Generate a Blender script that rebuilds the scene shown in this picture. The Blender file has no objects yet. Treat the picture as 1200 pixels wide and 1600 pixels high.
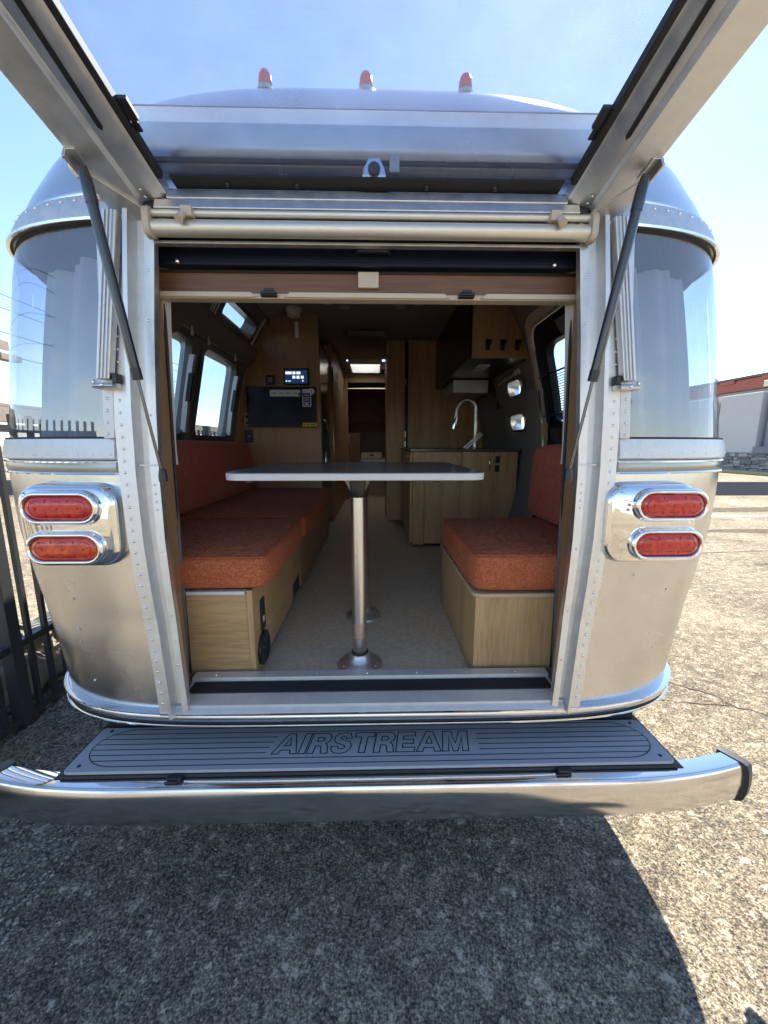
import bpy, bmesh, math, random
from mathutils import Vector, Matrix
random.seed(7)
R = math.radians
S = bpy.context.scene
COL = S.collection

# ------------------------------------------------------------------ camera, world, sun, exposure
cam = bpy.data.cameras.new('camera'); camo = bpy.data.objects.new('camera', cam); COL.objects.link(camo)
camo.location = (0.03, -1.10, 1.42)
camo.rotation_euler = (R(90-9.9), 0, R(-1.3))
cam.sensor_fit = 'HORIZONTAL'; cam.sensor_width = 36.0; cam.lens = 18.0
cam.clip_start = 0.02; cam.clip_end = 2000
S.camera = camo
SUN_EL, SUN_AZ = 44.0, 24.0        # azimuth measured from +Y towards +X
w = bpy.data.worlds.new('World'); S.world = w; w.use_nodes = True
nt = w.node_tree; nt.nodes.clear()
wo = nt.nodes.new('ShaderNodeOutputWorld'); bg = nt.nodes.new('ShaderNodeBackground')
sky = nt.nodes.new('ShaderNodeTexSky'); sky.sky_type = 'NISHITA'; sky.sun_disc = False
sky.sun_elevation = R(SUN_EL); sky.sun_rotation = R(SUN_AZ); sky.air_density = 1.0; sky.dust_density = 0.1; sky.ozone_density = 2.0
bg.inputs['Strength'].default_value = 0.074
tc = nt.nodes.new('ShaderNodeTexCoord')
mp = nt.nodes.new('ShaderNodeMapping'); mp.inputs['Scale'].default_value = (1.2, 1.2, 6.0)
cn = nt.nodes.new('ShaderNodeTexNoise'); cn.inputs['Scale'].default_value = 2.2; cn.inputs['Detail'].default_value = 9; cn.inputs['Roughness'].default_value = .6
cr = nt.nodes.new('ShaderNodeValToRGB'); cr.color_ramp.elements[0].position = .47; cr.color_ramp.elements[1].position = .72
sx = nt.nodes.new('ShaderNodeSeparateXYZ')
mr = nt.nodes.new('ShaderNodeMapRange'); mr.inputs['From Min'].default_value = .30; mr.inputs['From Max'].default_value = .02; mr.inputs['To Max'].default_value = .8
mm = nt.nodes.new('ShaderNodeMath'); mm.operation = 'MULTIPLY'
mx = nt.nodes.new('ShaderNodeMix'); mx.data_type = 'RGBA'; mx.inputs[7].default_value = (7.5, 7.6, 7.6, 1)
L = nt.links.new
L(tc.outputs['Generated'], mp.inputs['Vector']); L(mp.outputs[0], cn.inputs['Vector']); L(cn.outputs['Fac'], cr.inputs['Fac'])
L(tc.outputs['Generated'], sx.inputs[0]); L(sx.outputs['Z'], mr.inputs['Value'])
L(cr.outputs[0], mm.inputs[0]); L(mr.outputs[0], mm.inputs[1]); L(mm.outputs[0], mx.inputs[0])
L(sky.outputs[0], mx.inputs[6]); L(mx.outputs[2], bg.inputs['Color']); L(bg.outputs[0], wo.inputs['Surface'])
sl = bpy.data.lights.new('sun', 'SUN'); sl.energy = 3.6; sl.angle = R(.53); sl.color = (1, .91, .76)
so = bpy.data.objects.new('sun', sl); COL.objects.link(so)
sd = Vector((math.sin(R(SUN_AZ))*math.cos(R(SUN_EL)), math.cos(R(SUN_AZ))*math.cos(R(SUN_EL)), math.sin(R(SUN_EL))))
so.rotation_euler = sd.to_track_quat('Z', 'Y').to_euler()
S.view_settings.view_transform = 'Standard'; S.view_settings.look = 'None'
S.view_settings.exposure = 2.16; S.view_settings.gamma = 1
S.render.engine = 'CYCLES'
S.cycles.caustics_reflective = False; S.cycles.caustics_refractive = False; S.cycles.sample_clamp_indirect = 6
S.cycles.max_bounces = 12; S.cycles.transparent_max_bounces = 24; S.cycles.glossy_bounces = 6; S.cycles.diffuse_bounces = 6

# ------------------------------------------------------------------ materials
def mat(name, col, rough=.5, metal=0, noise=None, bump=None, spec=.5, coat=0, emit=None, mapping=None, col2=None, rvar=0):
    """noise=(scale,detail,amount or ramp lo/hi)  bump=(scale,strength,dist)"""
    m = bpy.data.materials.new(name); m.use_nodes = True
    t = m.node_tree; b = t.nodes['Principled BSDF']; l = t.links.new
    b.inputs['Base Color'].default_value = (*col, 1); b.inputs['Roughness'].default_value = rough
    b.inputs['Metallic'].default_value = metal; b.inputs['Specular IOR Level'].default_value = spec
    b.inputs['Coat Weight'].default_value = coat
    if emit: b.inputs['Emission Color'].default_value = (*emit[0], 1); b.inputs['Emission Strength'].default_value = emit[1]
    c = t.nodes.new('ShaderNodeTexCoord'); mp = t.nodes.new('ShaderNodeMapping'); l(c.outputs['Object'], mp.inputs[0])
    if mapping: mp.inputs['Scale'].default_value = mapping
    if noise:
        n = t.nodes.new('ShaderNodeTexNoise'); n.inputs['Scale'].default_value = noise[0]; n.inputs['Detail'].default_value = noise[1]
        n.inputs['Roughness'].default_value = .62
        l(mp.outputs[0], n.inputs['Vector'])
        r = t.nodes.new('ShaderNodeValToRGB'); r.color_ramp.elements[0].position = noise[2]; r.color_ramp.elements[1].position = noise[3]
        r.color_ramp.elements[0].color = (*col, 1); r.color_ramp.elements[1].color = (*(col2 or col), 1)
        l(n.outputs['Fac'], r.inputs[0]); l(r.outputs[0], b.inputs['Base Color'])
        if rvar:
            q = t.nodes.new('ShaderNodeMapRange'); q.inputs['To Min'].default_value = rough-rvar; q.inputs['To Max'].default_value = rough+rvar
            q.inputs['From Min'].default_value = .3; q.inputs['From Max'].default_value = .7
            l(n.outputs['Fac'], q.inputs['Value']); l(q.outputs[0], b.inputs['Roughness'])
    if bump:
        n2 = t.nodes.new('ShaderNodeTexNoise'); n2.inputs['Scale'].default_value = bump[0]; n2.inputs['Detail'].default_value = 3
        l(mp.outputs[0], n2.inputs['Vector'])
        u = t.nodes.new('ShaderNodeBump'); u.inputs['Strength'].default_value = bump[1]; u.inputs['Distance'].default_value = bump[2]
        l(n2.outputs['Fac'], u.inputs['Height']); l(u.outputs[0], b.inputs['Normal'])
    return m

def wood(name, base, dark, light, scale=(1, 1, .08), rough=.45):
    m = bpy.data.materials.new(name); m.use_nodes = True; t = m.node_tree; b = t.nodes['Principled BSDF']; l = t.links.new
    c = t.nodes.new('ShaderNodeTexCoord'); mp = t.nodes.new('ShaderNodeMapping'); mp.inputs['Scale'].default_value = scale
    oi = t.nodes.new('ShaderNodeObjectInfo'); sv = t.nodes.new('ShaderNodeVectorMath'); sv.operation = 'MULTIPLY_ADD'; sv.inputs[1].default_value = (7, 7, 7)
    l(oi.outputs['Random'], sv.inputs[0]); l(c.outputs['Object'], sv.inputs[2]); l(sv.outputs[0], mp.inputs[0])
    n = t.nodes.new('ShaderNodeTexNoise'); n.inputs['Scale'].default_value = 20; n.inputs['Detail'].default_value = 7; n.inputs['Roughness'].default_value = .7; n.inputs['Distortion'].default_value = .6
    n2 = t.nodes.new('ShaderNodeTexNoise'); n2.inputs['Scale'].default_value = 160; n2.inputs['Detail'].default_value = 4
    n3 = t.nodes.new('ShaderNodeTexNoise'); n3.inputs['Scale'].default_value = 5; n3.inputs['Detail'].default_value = 3
    for q in (n, n2, n3): l(mp.outputs[0], q.inputs['Vector'])
    r = t.nodes.new('ShaderNodeValToRGB'); e = r.color_ramp.elements
    e[0].position = .28; e[0].color = (*dark, 1); e[1].position = .72; e[1].color = (*light, 1)
    k = e.new(.5); k.color = (*base, 1)
    a = t.nodes.new('ShaderNodeMath'); a.operation = 'MULTIPLY_ADD'; a.inputs[1].default_value = .35
    a2 = t.nodes.new('ShaderNodeMath'); a2.operation = 'MULTIPLY_ADD'; a2.inputs[1].default_value = .45
    s = t.nodes.new('ShaderNodeMath'); s.operation = 'MULTIPLY'; s.inputs[1].default_value = .35
    l(n3.outputs['Fac'], s.inputs[0]); l(n2.outputs['Fac'], a.inputs[0]); l(s.outputs[0], a.inputs[2])
    l(n.outputs['Fac'], a2.inputs[0]); l(a.outputs[0], a2.inputs[2])
    sub = t.nodes.new('ShaderNodeMath'); sub.operation = 'SUBTRACT'; sub.inputs[1].default_value = .08
    l(a2.outputs[0], sub.inputs[0]); l(sub.outputs[0], r.inputs[0]); l(r.outputs[0], b.inputs['Base Color'])
    b.inputs['Roughness'].default_value = rough
    u = t.nodes.new('ShaderNodeBump'); u.inputs['Strength'].default_value = .25; u.inputs['Distance'].default_value = .0006
    l(n2.outputs['Fac'], u.inputs['Height']); l(u.outputs[0], b.inputs['Normal'])
    return m

def fabric(name, c1, c2, c3):
    m = bpy.data.materials.new(name); m.use_nodes = True; t = m.node_tree; b = t.nodes['Principled BSDF']; l = t.links.new
    c = t.nodes.new('ShaderNodeTexCoord')
    outs = []
    for sc in ((60, 60, 700), (700, 420, 60)):
        mp = t.nodes.new('ShaderNodeMapping'); mp.inputs['Scale'].default_value = sc
        n = t.nodes.new('ShaderNodeTexNoise'); n.inputs['Scale'].default_value = 1; n.inputs['Detail'].default_value = 3
        l(c.outputs['Object'], mp.inputs[0]); l(mp.outputs[0], n.inputs[0]); outs.append(n)
    n = t.nodes.new('ShaderNodeTexNoise'); n.inputs['Scale'].default_value = 320; n.inputs['Detail'].default_value = 4; l(c.outputs['Object'], n.inputs[0])
    a = t.nodes.new('ShaderNodeMath'); a.operation = 'ADD'; l(outs[0].outputs[0], a.inputs[0]); l(outs[1].outputs[0], a.inputs[1])
    a2 = t.nodes.new('ShaderNodeMath'); a2.operation = 'ADD'; l(a.outputs[0], a2.inputs[0]); l(n.outputs[0], a2.inputs[1])
    d = t.nodes.new('ShaderNodeMath'); d.operation = 'DIVIDE'; d.inputs[1].default_value = 3; l(a2.outputs[0], d.inputs[0])
    r = t.nodes.new('ShaderNodeValToRGB'); e = r.color_ramp.elements
    e[0].position = .40; e[0].color = (*c1, 1); e[1].position = .60; e[1].color = (*c3, 1); k = e.new(.5); k.color = (*c2, 1)
    l(d.outputs[0], r.inputs[0]); l(r.outputs[0], b.inputs['Base Color'])
    b.inputs['Roughness'].default_value = .95; b.inputs['Specular IOR Level'].default_value = .1
    b.inputs['Sheen Weight'].default_value = .04
    big = t.nodes.new('ShaderNodeTexNoise'); big.inputs['Scale'].default_value = 10; big.inputs['Detail'].default_value = 1; big.inputs['Distortion'].default_value = .8; l(c.outputs['Object'], big.inputs[0])
    u0 = t.nodes.new('ShaderNodeBump'); u0.inputs['Strength'].default_value = .5; u0.inputs['Distance'].default_value = .022; l(big.outputs[0], u0.inputs['Height'])
    u = t.nodes.new('ShaderNodeBump'); u.inputs['Strength'].default_value = .6; u.inputs['Distance'].default_value = .0012
    l(d.outputs[0], u.inputs['Height']); l(u0.outputs[0], u.inputs['Normal']); l(u.outputs[0], b.inputs['Normal'])
    return m

def glass(name, tint, refl, rough=0.0, ior=1.5, dirt=0, bumpy=0):
    m = bpy.data.materials.new(name); m.use_nodes = True; t = m.node_tree; t.nodes.remove(t.nodes['Principled BSDF']); l = t.links.new
    o = [n for n in t.nodes if n.type == 'OUTPUT_MATERIAL'][0]
    tr = t.nodes.new('ShaderNodeBsdfTransparent'); tr.inputs[0].default_value = (*tint, 1)
    gl = t.nodes.new('ShaderNodeBsdfGlossy'); gl.inputs['Roughness'].default_value = rough
    ge = t.nodes.new('ShaderNodeNewGeometry'); dp = t.nodes.new('ShaderNodeVectorMath'); dp.operation = 'DOT_PRODUCT'
    l(ge.outputs['Incoming'], dp.inputs[0]); l(ge.outputs['Normal'], dp.inputs[1])
    ab = t.nodes.new('ShaderNodeMath'); ab.operation = 'ABSOLUTE'; l(dp.outputs['Value'], ab.inputs[0])
    om = t.nodes.new('ShaderNodeMath'); om.operation = 'SUBTRACT'; om.inputs[0].default_value = 1; l(ab.outputs[0], om.inputs[1])
    fr = t.nodes.new('ShaderNodeMath'); fr.operation = 'POWER'; fr.inputs[1].default_value = 5; l(om.outputs[0], fr.inputs[0])
    ad = t.nodes.new('ShaderNodeMath'); ad.operation = 'MULTIPLY_ADD'; ad.inputs[1].default_value = .9; ad.inputs[2].default_value = refl+((ior-1)/(ior+1))**2*1.6; ad.use_clamp = True
    mx = t.nodes.new('ShaderNodeMixShader'); l(fr.outputs[0], ad.inputs[0]); l(ad.outputs[0], mx.inputs[0]); l(tr.outputs[0], mx.inputs[1]); l(gl.outputs[0], mx.inputs[2])
    c = t.nodes.new('ShaderNodeTexCoord')
    if bumpy:
        n = t.nodes.new('ShaderNodeTexNoise'); n.inputs['Scale'].default_value = 3.5; l(c.outputs['Object'], n.inputs[0])
        u = t.nodes.new('ShaderNodeBump'); u.inputs['Strength'].default_value = bumpy; u.inputs['Distance'].default_value = .01
        l(n.outputs[0], u.inputs['Height']); l(u.outputs[0], gl.inputs['Normal'])
    last = mx
    if dirt:
        df = t.nodes.new('ShaderNodeBsdfDiffuse'); df.inputs[0].default_value = (.55, .57, .6, 1)
        n = t.nodes.new('ShaderNodeTexNoise'); n.inputs['Scale'].default_value = 14; n.inputs['Detail'].default_value = 8; l(c.outputs['Object'], n.inputs[0])
        r = t.nodes.new('ShaderNodeMapRange'); r.inputs['From Min'].default_value = .35; r.inputs['From Max'].default_value = .75; r.inputs['To Max'].default_value = dirt
        l(n.outputs[0], r.inputs[0])
        m2 = t.nodes.new('ShaderNodeMixShader'); l(r.outputs[0], m2.inputs[0]); l(mx.outputs[0], m2.inputs[1]); l(df.outputs[0], m2.inputs[2]); last = m2
    l(last.outputs[0], o.inputs['Surface']); return m

def screen_mat(name, cover, col, scale):
    m = bpy.data.materials.new(name); m.use_nodes = True; t = m.node_tree; t.nodes.remove(t.nodes['Principled BSDF']); l = t.links.new
    o = [n for n in t.nodes if n.type == 'OUTPUT_MATERIAL'][0]
    tr = t.nodes.new('ShaderNodeBsdfTransparent'); df = t.nodes.new('ShaderNodeBsdfDiffuse'); df.inputs[0].default_value = (*col, 1)
    tl = t.nodes.new('ShaderNodeBsdfTranslucent'); tl.inputs[0].default_value = (*col, 1)
    mm = t.nodes.new('ShaderNodeMixShader'); mm.inputs[0].default_value = .5; l(df.outputs[0], mm.inputs[1]); l(tl.outputs[0], mm.inputs[2])
    c = t.nodes.new('ShaderNodeTexCoord'); fs = []
    for d in ('X', 'Y'):
        wv = t.nodes.new('ShaderNodeTexWave'); wv.bands_direction = d; wv.inputs['Scale'].default_value = scale; wv.inputs['Distortion'].default_value = .4
        l(c.outputs['Object'], wv.inputs[0]); fs.append(wv)
    mxm = t.nodes.new('ShaderNodeMath'); mxm.operation = 'MAXIMUM'; l(fs[0].outputs['Fac'], mxm.inputs[0]); l(fs[1].outputs['Fac'], mxm.inputs[1])
    n = t.nodes.new('ShaderNodeTexNoise'); n.inputs['Scale'].default_value = 9; n.inputs['Detail'].default_value = 6; l(c.outputs['Object'], n.inputs[0])
    q = t.nodes.new('ShaderNodeMath'); q.operation = 'MULTIPLY'; l(mxm.outputs[0], q.inputs[0]); l(n.outputs[0], q.inputs[1])
    r = t.nodes.new('ShaderNodeMapRange'); r.inputs['To Min'].default_value = cover*.4; r.inputs['To Max'].default_value = cover*1.9; l(q.outputs[0], r.inputs[0])
    mx = t.nodes.new('ShaderNodeMixShader'); l(r.outputs[0], mx.inputs[0]); l(tr.outputs[0], mx.inputs[1]); l(mm.outputs[0], mx.inputs[2])
    l(mx.outputs[0], o.inputs['Surface']); return m

M = {}
M['skin'] = mat('satin aluminium skin', (.60, .605, .615), .24, 1, noise=(5, 3, .3, .7), col2=(.68, .68, .685), bump=(3.0, .10, .02), rvar=.05)
M['skin_low'] = mat('brushed aluminium lower skin', (.62, .62, .62), .24, 1, noise=(6, 3, .3, .7), col2=(.68, .675, .67), bump=(1.3, .22, .025), rvar=.05)
M['frame'] = mat('mill aluminium frame', (.66, .66, .66), .44, 1, noise=(30, 5, .3, .7), col2=(.78, .775, .76), rvar=.06)
M['sillm'] = mat('satin anodised sill', (.66, .65, .62), .42, .45, noise=(30, 5, .3, .7), col2=(.74, .73, .70))
M['belt'] = mat('grey belt trim insert', (.30, .31, .32), .22, .9)
M['band'] = mat('dull aluminium window band', (.58, .58, .59), .45, .75, noise=(40, 5, .35, .7), col2=(.68, .68, .68), rvar=.06, bump=(25, .06, .004))
M['polish'] = mat('polished aluminium', (.82, .82, .81), .07, 1, bump=(5, .10, .01))
M['chrome'] = mat('chrome', (.9, .9, .9), .03, 1)
M['bumper'] = mat('smudged polished bumper aluminium', (.62, .61, .61), .16, 1, noise=(9, 8, .3, .72), col2=(.76, .75, .74), rvar=.09, mapping=(.4, 2.5, 2.5), bump=(2.2, .1, .01))
M['bumper_top'] = mat('mirror bumper top', (.8, .8, .8), .05, 1, bump=(4, .12, .01))
M['anod'] = mat('anodised beige aluminium tube', (.72, .69, .60), .42, .7, noise=(20, 3, .3, .7), col2=(.76, .73, .64))
M['rubber'] = mat('black rubber', (.018, .018, .02), .6)
M['plastic'] = mat('black plastic', (.02, .021, .024), .35)
M['blackgloss'] = mat('black gloss laminate', (.010, .012, .016), .28)
M['navy'] = mat('dark navy coated aluminium', (.006, .010, .024), .35, spec=.25)
M['strut'] = mat('dark painted strut', (.022, .025, .028), .2, .0, coat=.5)
M['rod'] = mat('dark chromed rod', (.16, .16, .165), .25, .9)
M['capgrey'] = mat('dark grey moulded cap', (.05, .048, .05), .45)
M['steel'] = mat('brushed steel', (.66, .65, .62), .3, 1, noise=(60, 3, .3, .7), col2=(.72, .71, .69))
M['grit'] = mat('black grit tread tape', (.018, .018, .018), .85, noise=(900, 2, .72, .76), col2=(.35, .35, .35), bump=(900, .6, .001))
M['pad'] = mat('grey slate foam deck', (.40, .40, .42), .75, noise=(300, 4, .3, .7), col2=(.45, .45, .47), bump=(700, .3, .0006))
M['padside'] = mat('dark step tray', (.022, .023, .025), .5)
M['wood'] = wood('warm oak laminate', (.52, .325, .15), (.30, .165, .065), (.66, .44, .22), (1, 1, .07))
M['woodh'] = wood('warm oak laminate cross grain', (.54, .34, .155), (.30, .165, .065), (.68, .455, .23), (.07, 1, 1))
M['woody'] = wood('warm oak laminate lengthways', (.52, .325, .15), (.32, .18, .075), (.66, .44, .22), (1, .07, 1))
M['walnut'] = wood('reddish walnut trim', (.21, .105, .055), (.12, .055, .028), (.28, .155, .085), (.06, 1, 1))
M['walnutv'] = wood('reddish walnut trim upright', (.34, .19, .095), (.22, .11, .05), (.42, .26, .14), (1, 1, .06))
M['darkwood'] = wood('dark cabinet veneer', (.38, .225, .11), (.24, .13, .055), (.46, .29, .155), (1, 1, .07))  # veneer in a darker brown than the oak laminates
M['edge'] = mat('wood edge trim', (.50, .38, .22), .5, noise=(30, 4, .3, .7), col2=(.56, .43, .26))
M['orange'] = fabric('burnt orange tweed', (.25, .060, .026), (.44, .120, .050), (.60, .20, .095))
M['rust'] = fabric('rust red tweed', (.30, .066, .038), (.46, .118, .070), (.60, .19, .12))
M['seam'] = mat('seam thread', (.13, .022, .008), .9)
M['floor'] = mat('beige textured vinyl', (.56, .44, .29), .6, spec=.25, noise=(70, 8, .25, .75), col2=(.82, .69, .50), bump=(120, .25, .001), mapping=(1, .8, 1))
M['ceil'] = mat('grey woven ceiling liner', (.26, .235, .21), .9, noise=(200, 3, .3, .7), col2=(.30, .275, .245), bump=(400, .3, .001))
M['liner'] = mat('brushed interior aluminium liner', (.42, .41, .40), .42, .9, noise=(60, 4, .3, .7), col2=(.50, .49, .47))
M['linerdark'] = mat('dark grey wall liner', (.17, .155, .145), .6, noise=(150, 3, .3, .7), col2=(.20, .185, .175))
M['winframe'] = mat('dark window frame', (.13, .13, .13), .4, .4)
M['cream'] = mat('cream moulded plastic', (.62, .53, .42), .5)
M['white'] = mat('white plastic', (.72, .70, .66), .45)
M['tabletop'] = mat('dark stone laminate', (.10, .10, .10), .22, noise=(200, 5, .4, .65), col2=(.15, .148, .145))
M['tableedge'] = mat('pale grey table edge', (.62, .62, .60), .4)
M['counter'] = mat('dark grey solid counter', (.06, .058, .055), .25, noise=(200, 5, .4, .65), col2=(.085, .082, .08))
M['redlens'] = mat('red tail lens', (.36, .010, .008), .12, coat=.6, noise=(70, 3, .35, .65), col2=(.60, .03, .018), emit=((.9, .05, .02), .02), bump=(90, .35, .002))
M['amberlens'] = mat('orange red tail lens', (.40, .014, .008), .12, coat=.6, noise=(34, 3, .42, .66), col2=(.66, .075, .02), emit=((.9, .12, .02), .02), bump=(90, .35, .002))
M['dkred'] = mat('dark red bulb reflector', (.28, .008, .006), .2)
M['curtain'] = mat('pale grey curtain cloth', (.50, .49, .48), .9, noise=(250, 3, .3, .7), col2=(.56, .55, .53), bump=(500, .3, .001))
M['asphalt'] = None
M['winglass'] = glass('blue tinted corner window glass', (.72, .76, .87), .13, 0.01, 1.55, dirt=.035, bumpy=.02)
M['sideglass'] = glass('tinted side window glass', (.62, .68, .72), .02)
M['hatchglass'] = glass('hatch window glass', (.80, .85, .93), .0, 0, 1.3, dirt=.07)
M['hatchscreen'] = screen_mat('hatch insect screen weave', .24, (.42, .45, .58), 160)
M['winscreen'] = screen_mat('side window screen weave', .12, (.35, .38, .42), 200)
M['dome_lens'] = mat('red marker lens', (.50, .003, .006), .15, coat=.2, emit=((.9, .03, .03), .03), bump=(120, .2, .001))
M['gold'] = mat('bright marker base', (.85, .78, .55), .12, 1)
M['black'] = mat('black ink', (.012, .012, .014), .7)
M['tvscreen'] = mat('switched off screen', (.008, .013, .022), .3, spec=.3)
M['sticker'] = mat('white sticker', (.62, .62, .60), .5)
M['bluestk'] = mat('blue sticker', (.02, .05, .22), .5)
M['yellowstk'] = mat('yellow sticker', (.62, .42, .02), .5)
M['greyink'] = mat('grey sticker print', (.18, .18, .2), .6)
M['lit'] = mat('lit panel icons', (.4, .45, .5), .4, emit=((.75, .85, 1), .30))
M['litblue'] = mat('lit panel blue', (.02, .04, .10), .3, emit=((.05, .12, .4), .05))
M['skylens'] = None
M['fence'] = mat('dark painted steel', (.045, .048, .055), .45, .2)
M['rock'] = mat('weathered limestone', (.20, .18, .15), .9, noise=(9, 9, .3, .7), col2=(.42, .39, .33), bump=(30, .8, .02))
M['tape'] = mat('orange warning print', (.6, .22, .15), .6)

def asphalt():
    m = bpy.data.materials.new('weathered chipseal asphalt'); m.use_nodes = True; t = m.node_tree; b = t.nodes['Principled BSDF']; l = t.links.new
    c = t.nodes.new('ShaderNodeTexCoord')
    def N(sc, det=4, ro=.6, mp=None):
        n = t.nodes.new('ShaderNodeTexNoise'); n.inputs['Scale'].default_value = sc; n.inputs['Detail'].default_value = det; n.inputs['Roughness'].default_value = ro
        l(c.outputs['Object'], n.inputs[0]); return n
    def M2(op, a, bb, cc=None):
        n = t.nodes.new('ShaderNodeMath'); n.operation = op
        for i, x in enumerate((a, bb, cc)):
            if x is None: continue
            if isinstance(x, (int, float)): n.inputs[i].default_value = x
            else: l(x, n.inputs[i])
        return n.outputs[0]
    g1 = N(150, 3, .7); g2 = N(70, 4, .7); med = N(12, 8, .74); big = N(.8, 5); fine = N(330, 2)
    v = t.nodes.new('ShaderNodeTexVoronoi'); v.inputs['Scale'].default_value = 150
    wv = t.nodes.new('ShaderNodeVectorMath'); wv.operation = 'MULTIPLY_ADD'; wv.inputs[1].default_value = (.02, .02, .02)
    l(g2.outputs['Color'], wv.inputs[0]); l(c.outputs['Object'], wv.inputs[2]); l(wv.outputs[0], v.inputs['Vector'])
    sc = t.nodes.new('ShaderNodeSeparateColor'); l(v.outputs['Color'], sc.inputs[0])
    # centred mixture: grain + chips + blotches
    f = M2('MULTIPLY_ADD', g1.outputs['Fac'], 1.5, -.75)
    f = M2('ADD', f, M2('MULTIPLY_ADD', g2.outputs['Fac'], 1.0, -.5))
    f = M2('ADD', f, M2('MULTIPLY_ADD', sc.outputs[0], .30, -.15))
    f = M2('ADD', f, M2('MULTIPLY_ADD', med.outputs['Fac'], .95, -.475))
    f = M2('ADD', f, M2('MULTIPLY_ADD', big.outputs['Fac'], .5, -.25))
    fk = N(24, 6, .68); fm = t.nodes.new('ShaderNodeMapRange'); fm.inputs['From Min'].default_value = .57; fm.inputs['From Max'].default_value = .68; fm.inputs['To Max'].default_value = .42
    l(fk.outputs['Fac'], fm.inputs[0]); f = M2('ADD', f, fm.outputs[0])
    f = M2('ADD', f, .47)
    r = t.nodes.new('ShaderNodeValToRGB'); e = r.color_ramp.elements
    e[0].position = .16; e[0].color = (.045, .041, .036, 1); e[1].position = .92; e[1].color = (.66, .56, .42, 1)
    k = e.new(.38); k.color = (.135, .118, .092, 1); k = e.new(.60); k.color = (.30, .252, .182, 1)
    l(f, r.inputs[0])
    st = N(1.7, 6, .55); sm_ = t.nodes.new('ShaderNodeMapRange'); sm_.inputs['From Min'].default_value = .56; sm_.inputs['From Max'].default_value = .70; sm_.inputs['To Min'].default_value = 1; sm_.inputs['To Max'].default_value = .62
    l(st.outputs['Fac'], sm_.inputs[0])
    mc = t.nodes.new('ShaderNodeMix'); mc.data_type = 'RGBA'; mc.blend_type = 'MULTIPLY'; mc.inputs[0].default_value = 1; l(r.outputs[0], mc.inputs[6]); l(sm_.outputs[0], mc.inputs[7]); l(mc.outputs[2], b.inputs['Base Color'])
    b.inputs['Roughness'].default_value = .92; b.inputs['Specular IOR Level'].default_value = .2
    h = M2('ADD', M2('MULTIPLY', g1.outputs['Fac'], 1.3), M2('MULTIPLY_ADD', sc.outputs[0], .25, M2('MULTIPLY', fine.outputs['Fac'], .35)))
    u = t.nodes.new('ShaderNodeBump'); u.inputs['Strength'].default_value = .85; u.inputs['Distance'].default_value = .006
    l(h, u.inputs['Height']); l(u.outputs[0], b.inputs['Normal'])
    return m
M['asphalt'] = asphalt()

# ------------------------------------------------------------------ geometry helpers
def obj(name, bm, m, parent=None, smooth=False, kind=None, label=None, cat=None, group=None, bevel=0, auto=None, loc=None):
    me = bpy.data.meshes.new(name)
    bmesh.ops.recalc_face_normals(bm, faces=bm.faces[:])
    bm.to_mesh(me); bm.free()
    o = bpy.data.objects.new(name, me); COL.objects.link(o)
    for mm_ in (m if isinstance(m, (list, tuple)) else [m]): me.materials.append(mm_)
    if smooth:
        for p in me.polygons: p.use_smooth = True
        if auto: me.set_sharp_from_angle(angle=R(auto))
    if bevel:
        b = o.modifiers.new('bevel', 'BEVEL'); b.width = bevel; b.segments = 3; b.limit_method = 'ANGLE'; b.angle_limit = R(40)
        for p in me.polygons: p.use_smooth = True
        me.set_sharp_from_angle(angle=R(30)); b.harden_normals = True
    if parent: o.parent = parent
    if loc: o.location = loc
    if kind: o['kind'] = kind
    if label: o['label'] = label
    if cat: o['category'] = cat
    if group: o['group'] = group
    return o
def thing(name, label, cat, group=None, loc=(0, 0, 0)):
    o = bpy.data.objects.new(name, None); COL.objects.link(o); o.location = loc; o.empty_display_size = .1
    o['label'] = label; o['category'] = cat
    if group: o['group'] = group
    return o
NB = bmesh.new
def box(bm, x0, x1, y0, y1, z0, z1, T=None):
    vs = [bm.verts.new((x, y, z)) for x in (x0, x1) for y in (y0, y1) for z in (z0, z1)]
    for f in ((0, 1, 3, 2), (4, 6, 7, 5), (0, 4, 5, 1), (2, 3, 7, 6), (0, 2, 6, 4), (1, 5, 7, 3)): bm.faces.new([vs[i] for i in f])
    if T is not None:
        for v in vs: v.co = T @ v.co
    return bm
def bx(*a, T=None): return box(NB(), *a, T=T)
def tube(bm, pts, r, n=12, cap=True):
    pts = [Vector(p) for p in pts]; rs = r if isinstance(r, (list, tuple)) else [r]*len(pts)
    rings = []; up = None
    for i, p in enumerate(pts):
        d = (pts[min(i+1, len(pts)-1)] - pts[max(i-1, 0)]).normalized()
        if up is None: up = d.orthogonal().normalized()
        up = (up - d*up.dot(d)); up = up.normalized() if up.length > 1e-6 else d.orthogonal().normalized()
        s = d.cross(up)
        rings.append([bm.verts.new(p + (up*math.cos(a) + s*math.sin(a))*rs[i]) for a in [2*math.pi*k/n for k in range(n)]])
    for a, b in zip(rings, rings[1:]):
        for k in range(n): bm.faces.new((a[k], a[(k+1) % n], b[(k+1) % n], b[k]))
    if cap: bm.faces.new(rings[0][::-1]); bm.faces.new(rings[-1])
    return bm
def lathe(bm, prof, c, n=32, axis=(0, 0, 1)):
    q = Vector((0, 0, 1)).rotation_difference(Vector(axis)).to_matrix(); c = Vector(c); rings = []
    for r, z in prof:
        rings.append([bm.verts.new(c + q @ Vector((r*math.cos(2*math.pi*k/n), r*math.sin(2*math.pi*k/n), z))) for k in range(n)])
    for a, b in zip(rings, rings[1:]):
        for k in range(n): bm.faces.new((a[k], a[(k+1) % n], b[(k+1) % n], b[k]))
    bm.faces.new(rings[0][::-1]); bm.faces.new(rings[-1]); return bm
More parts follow.
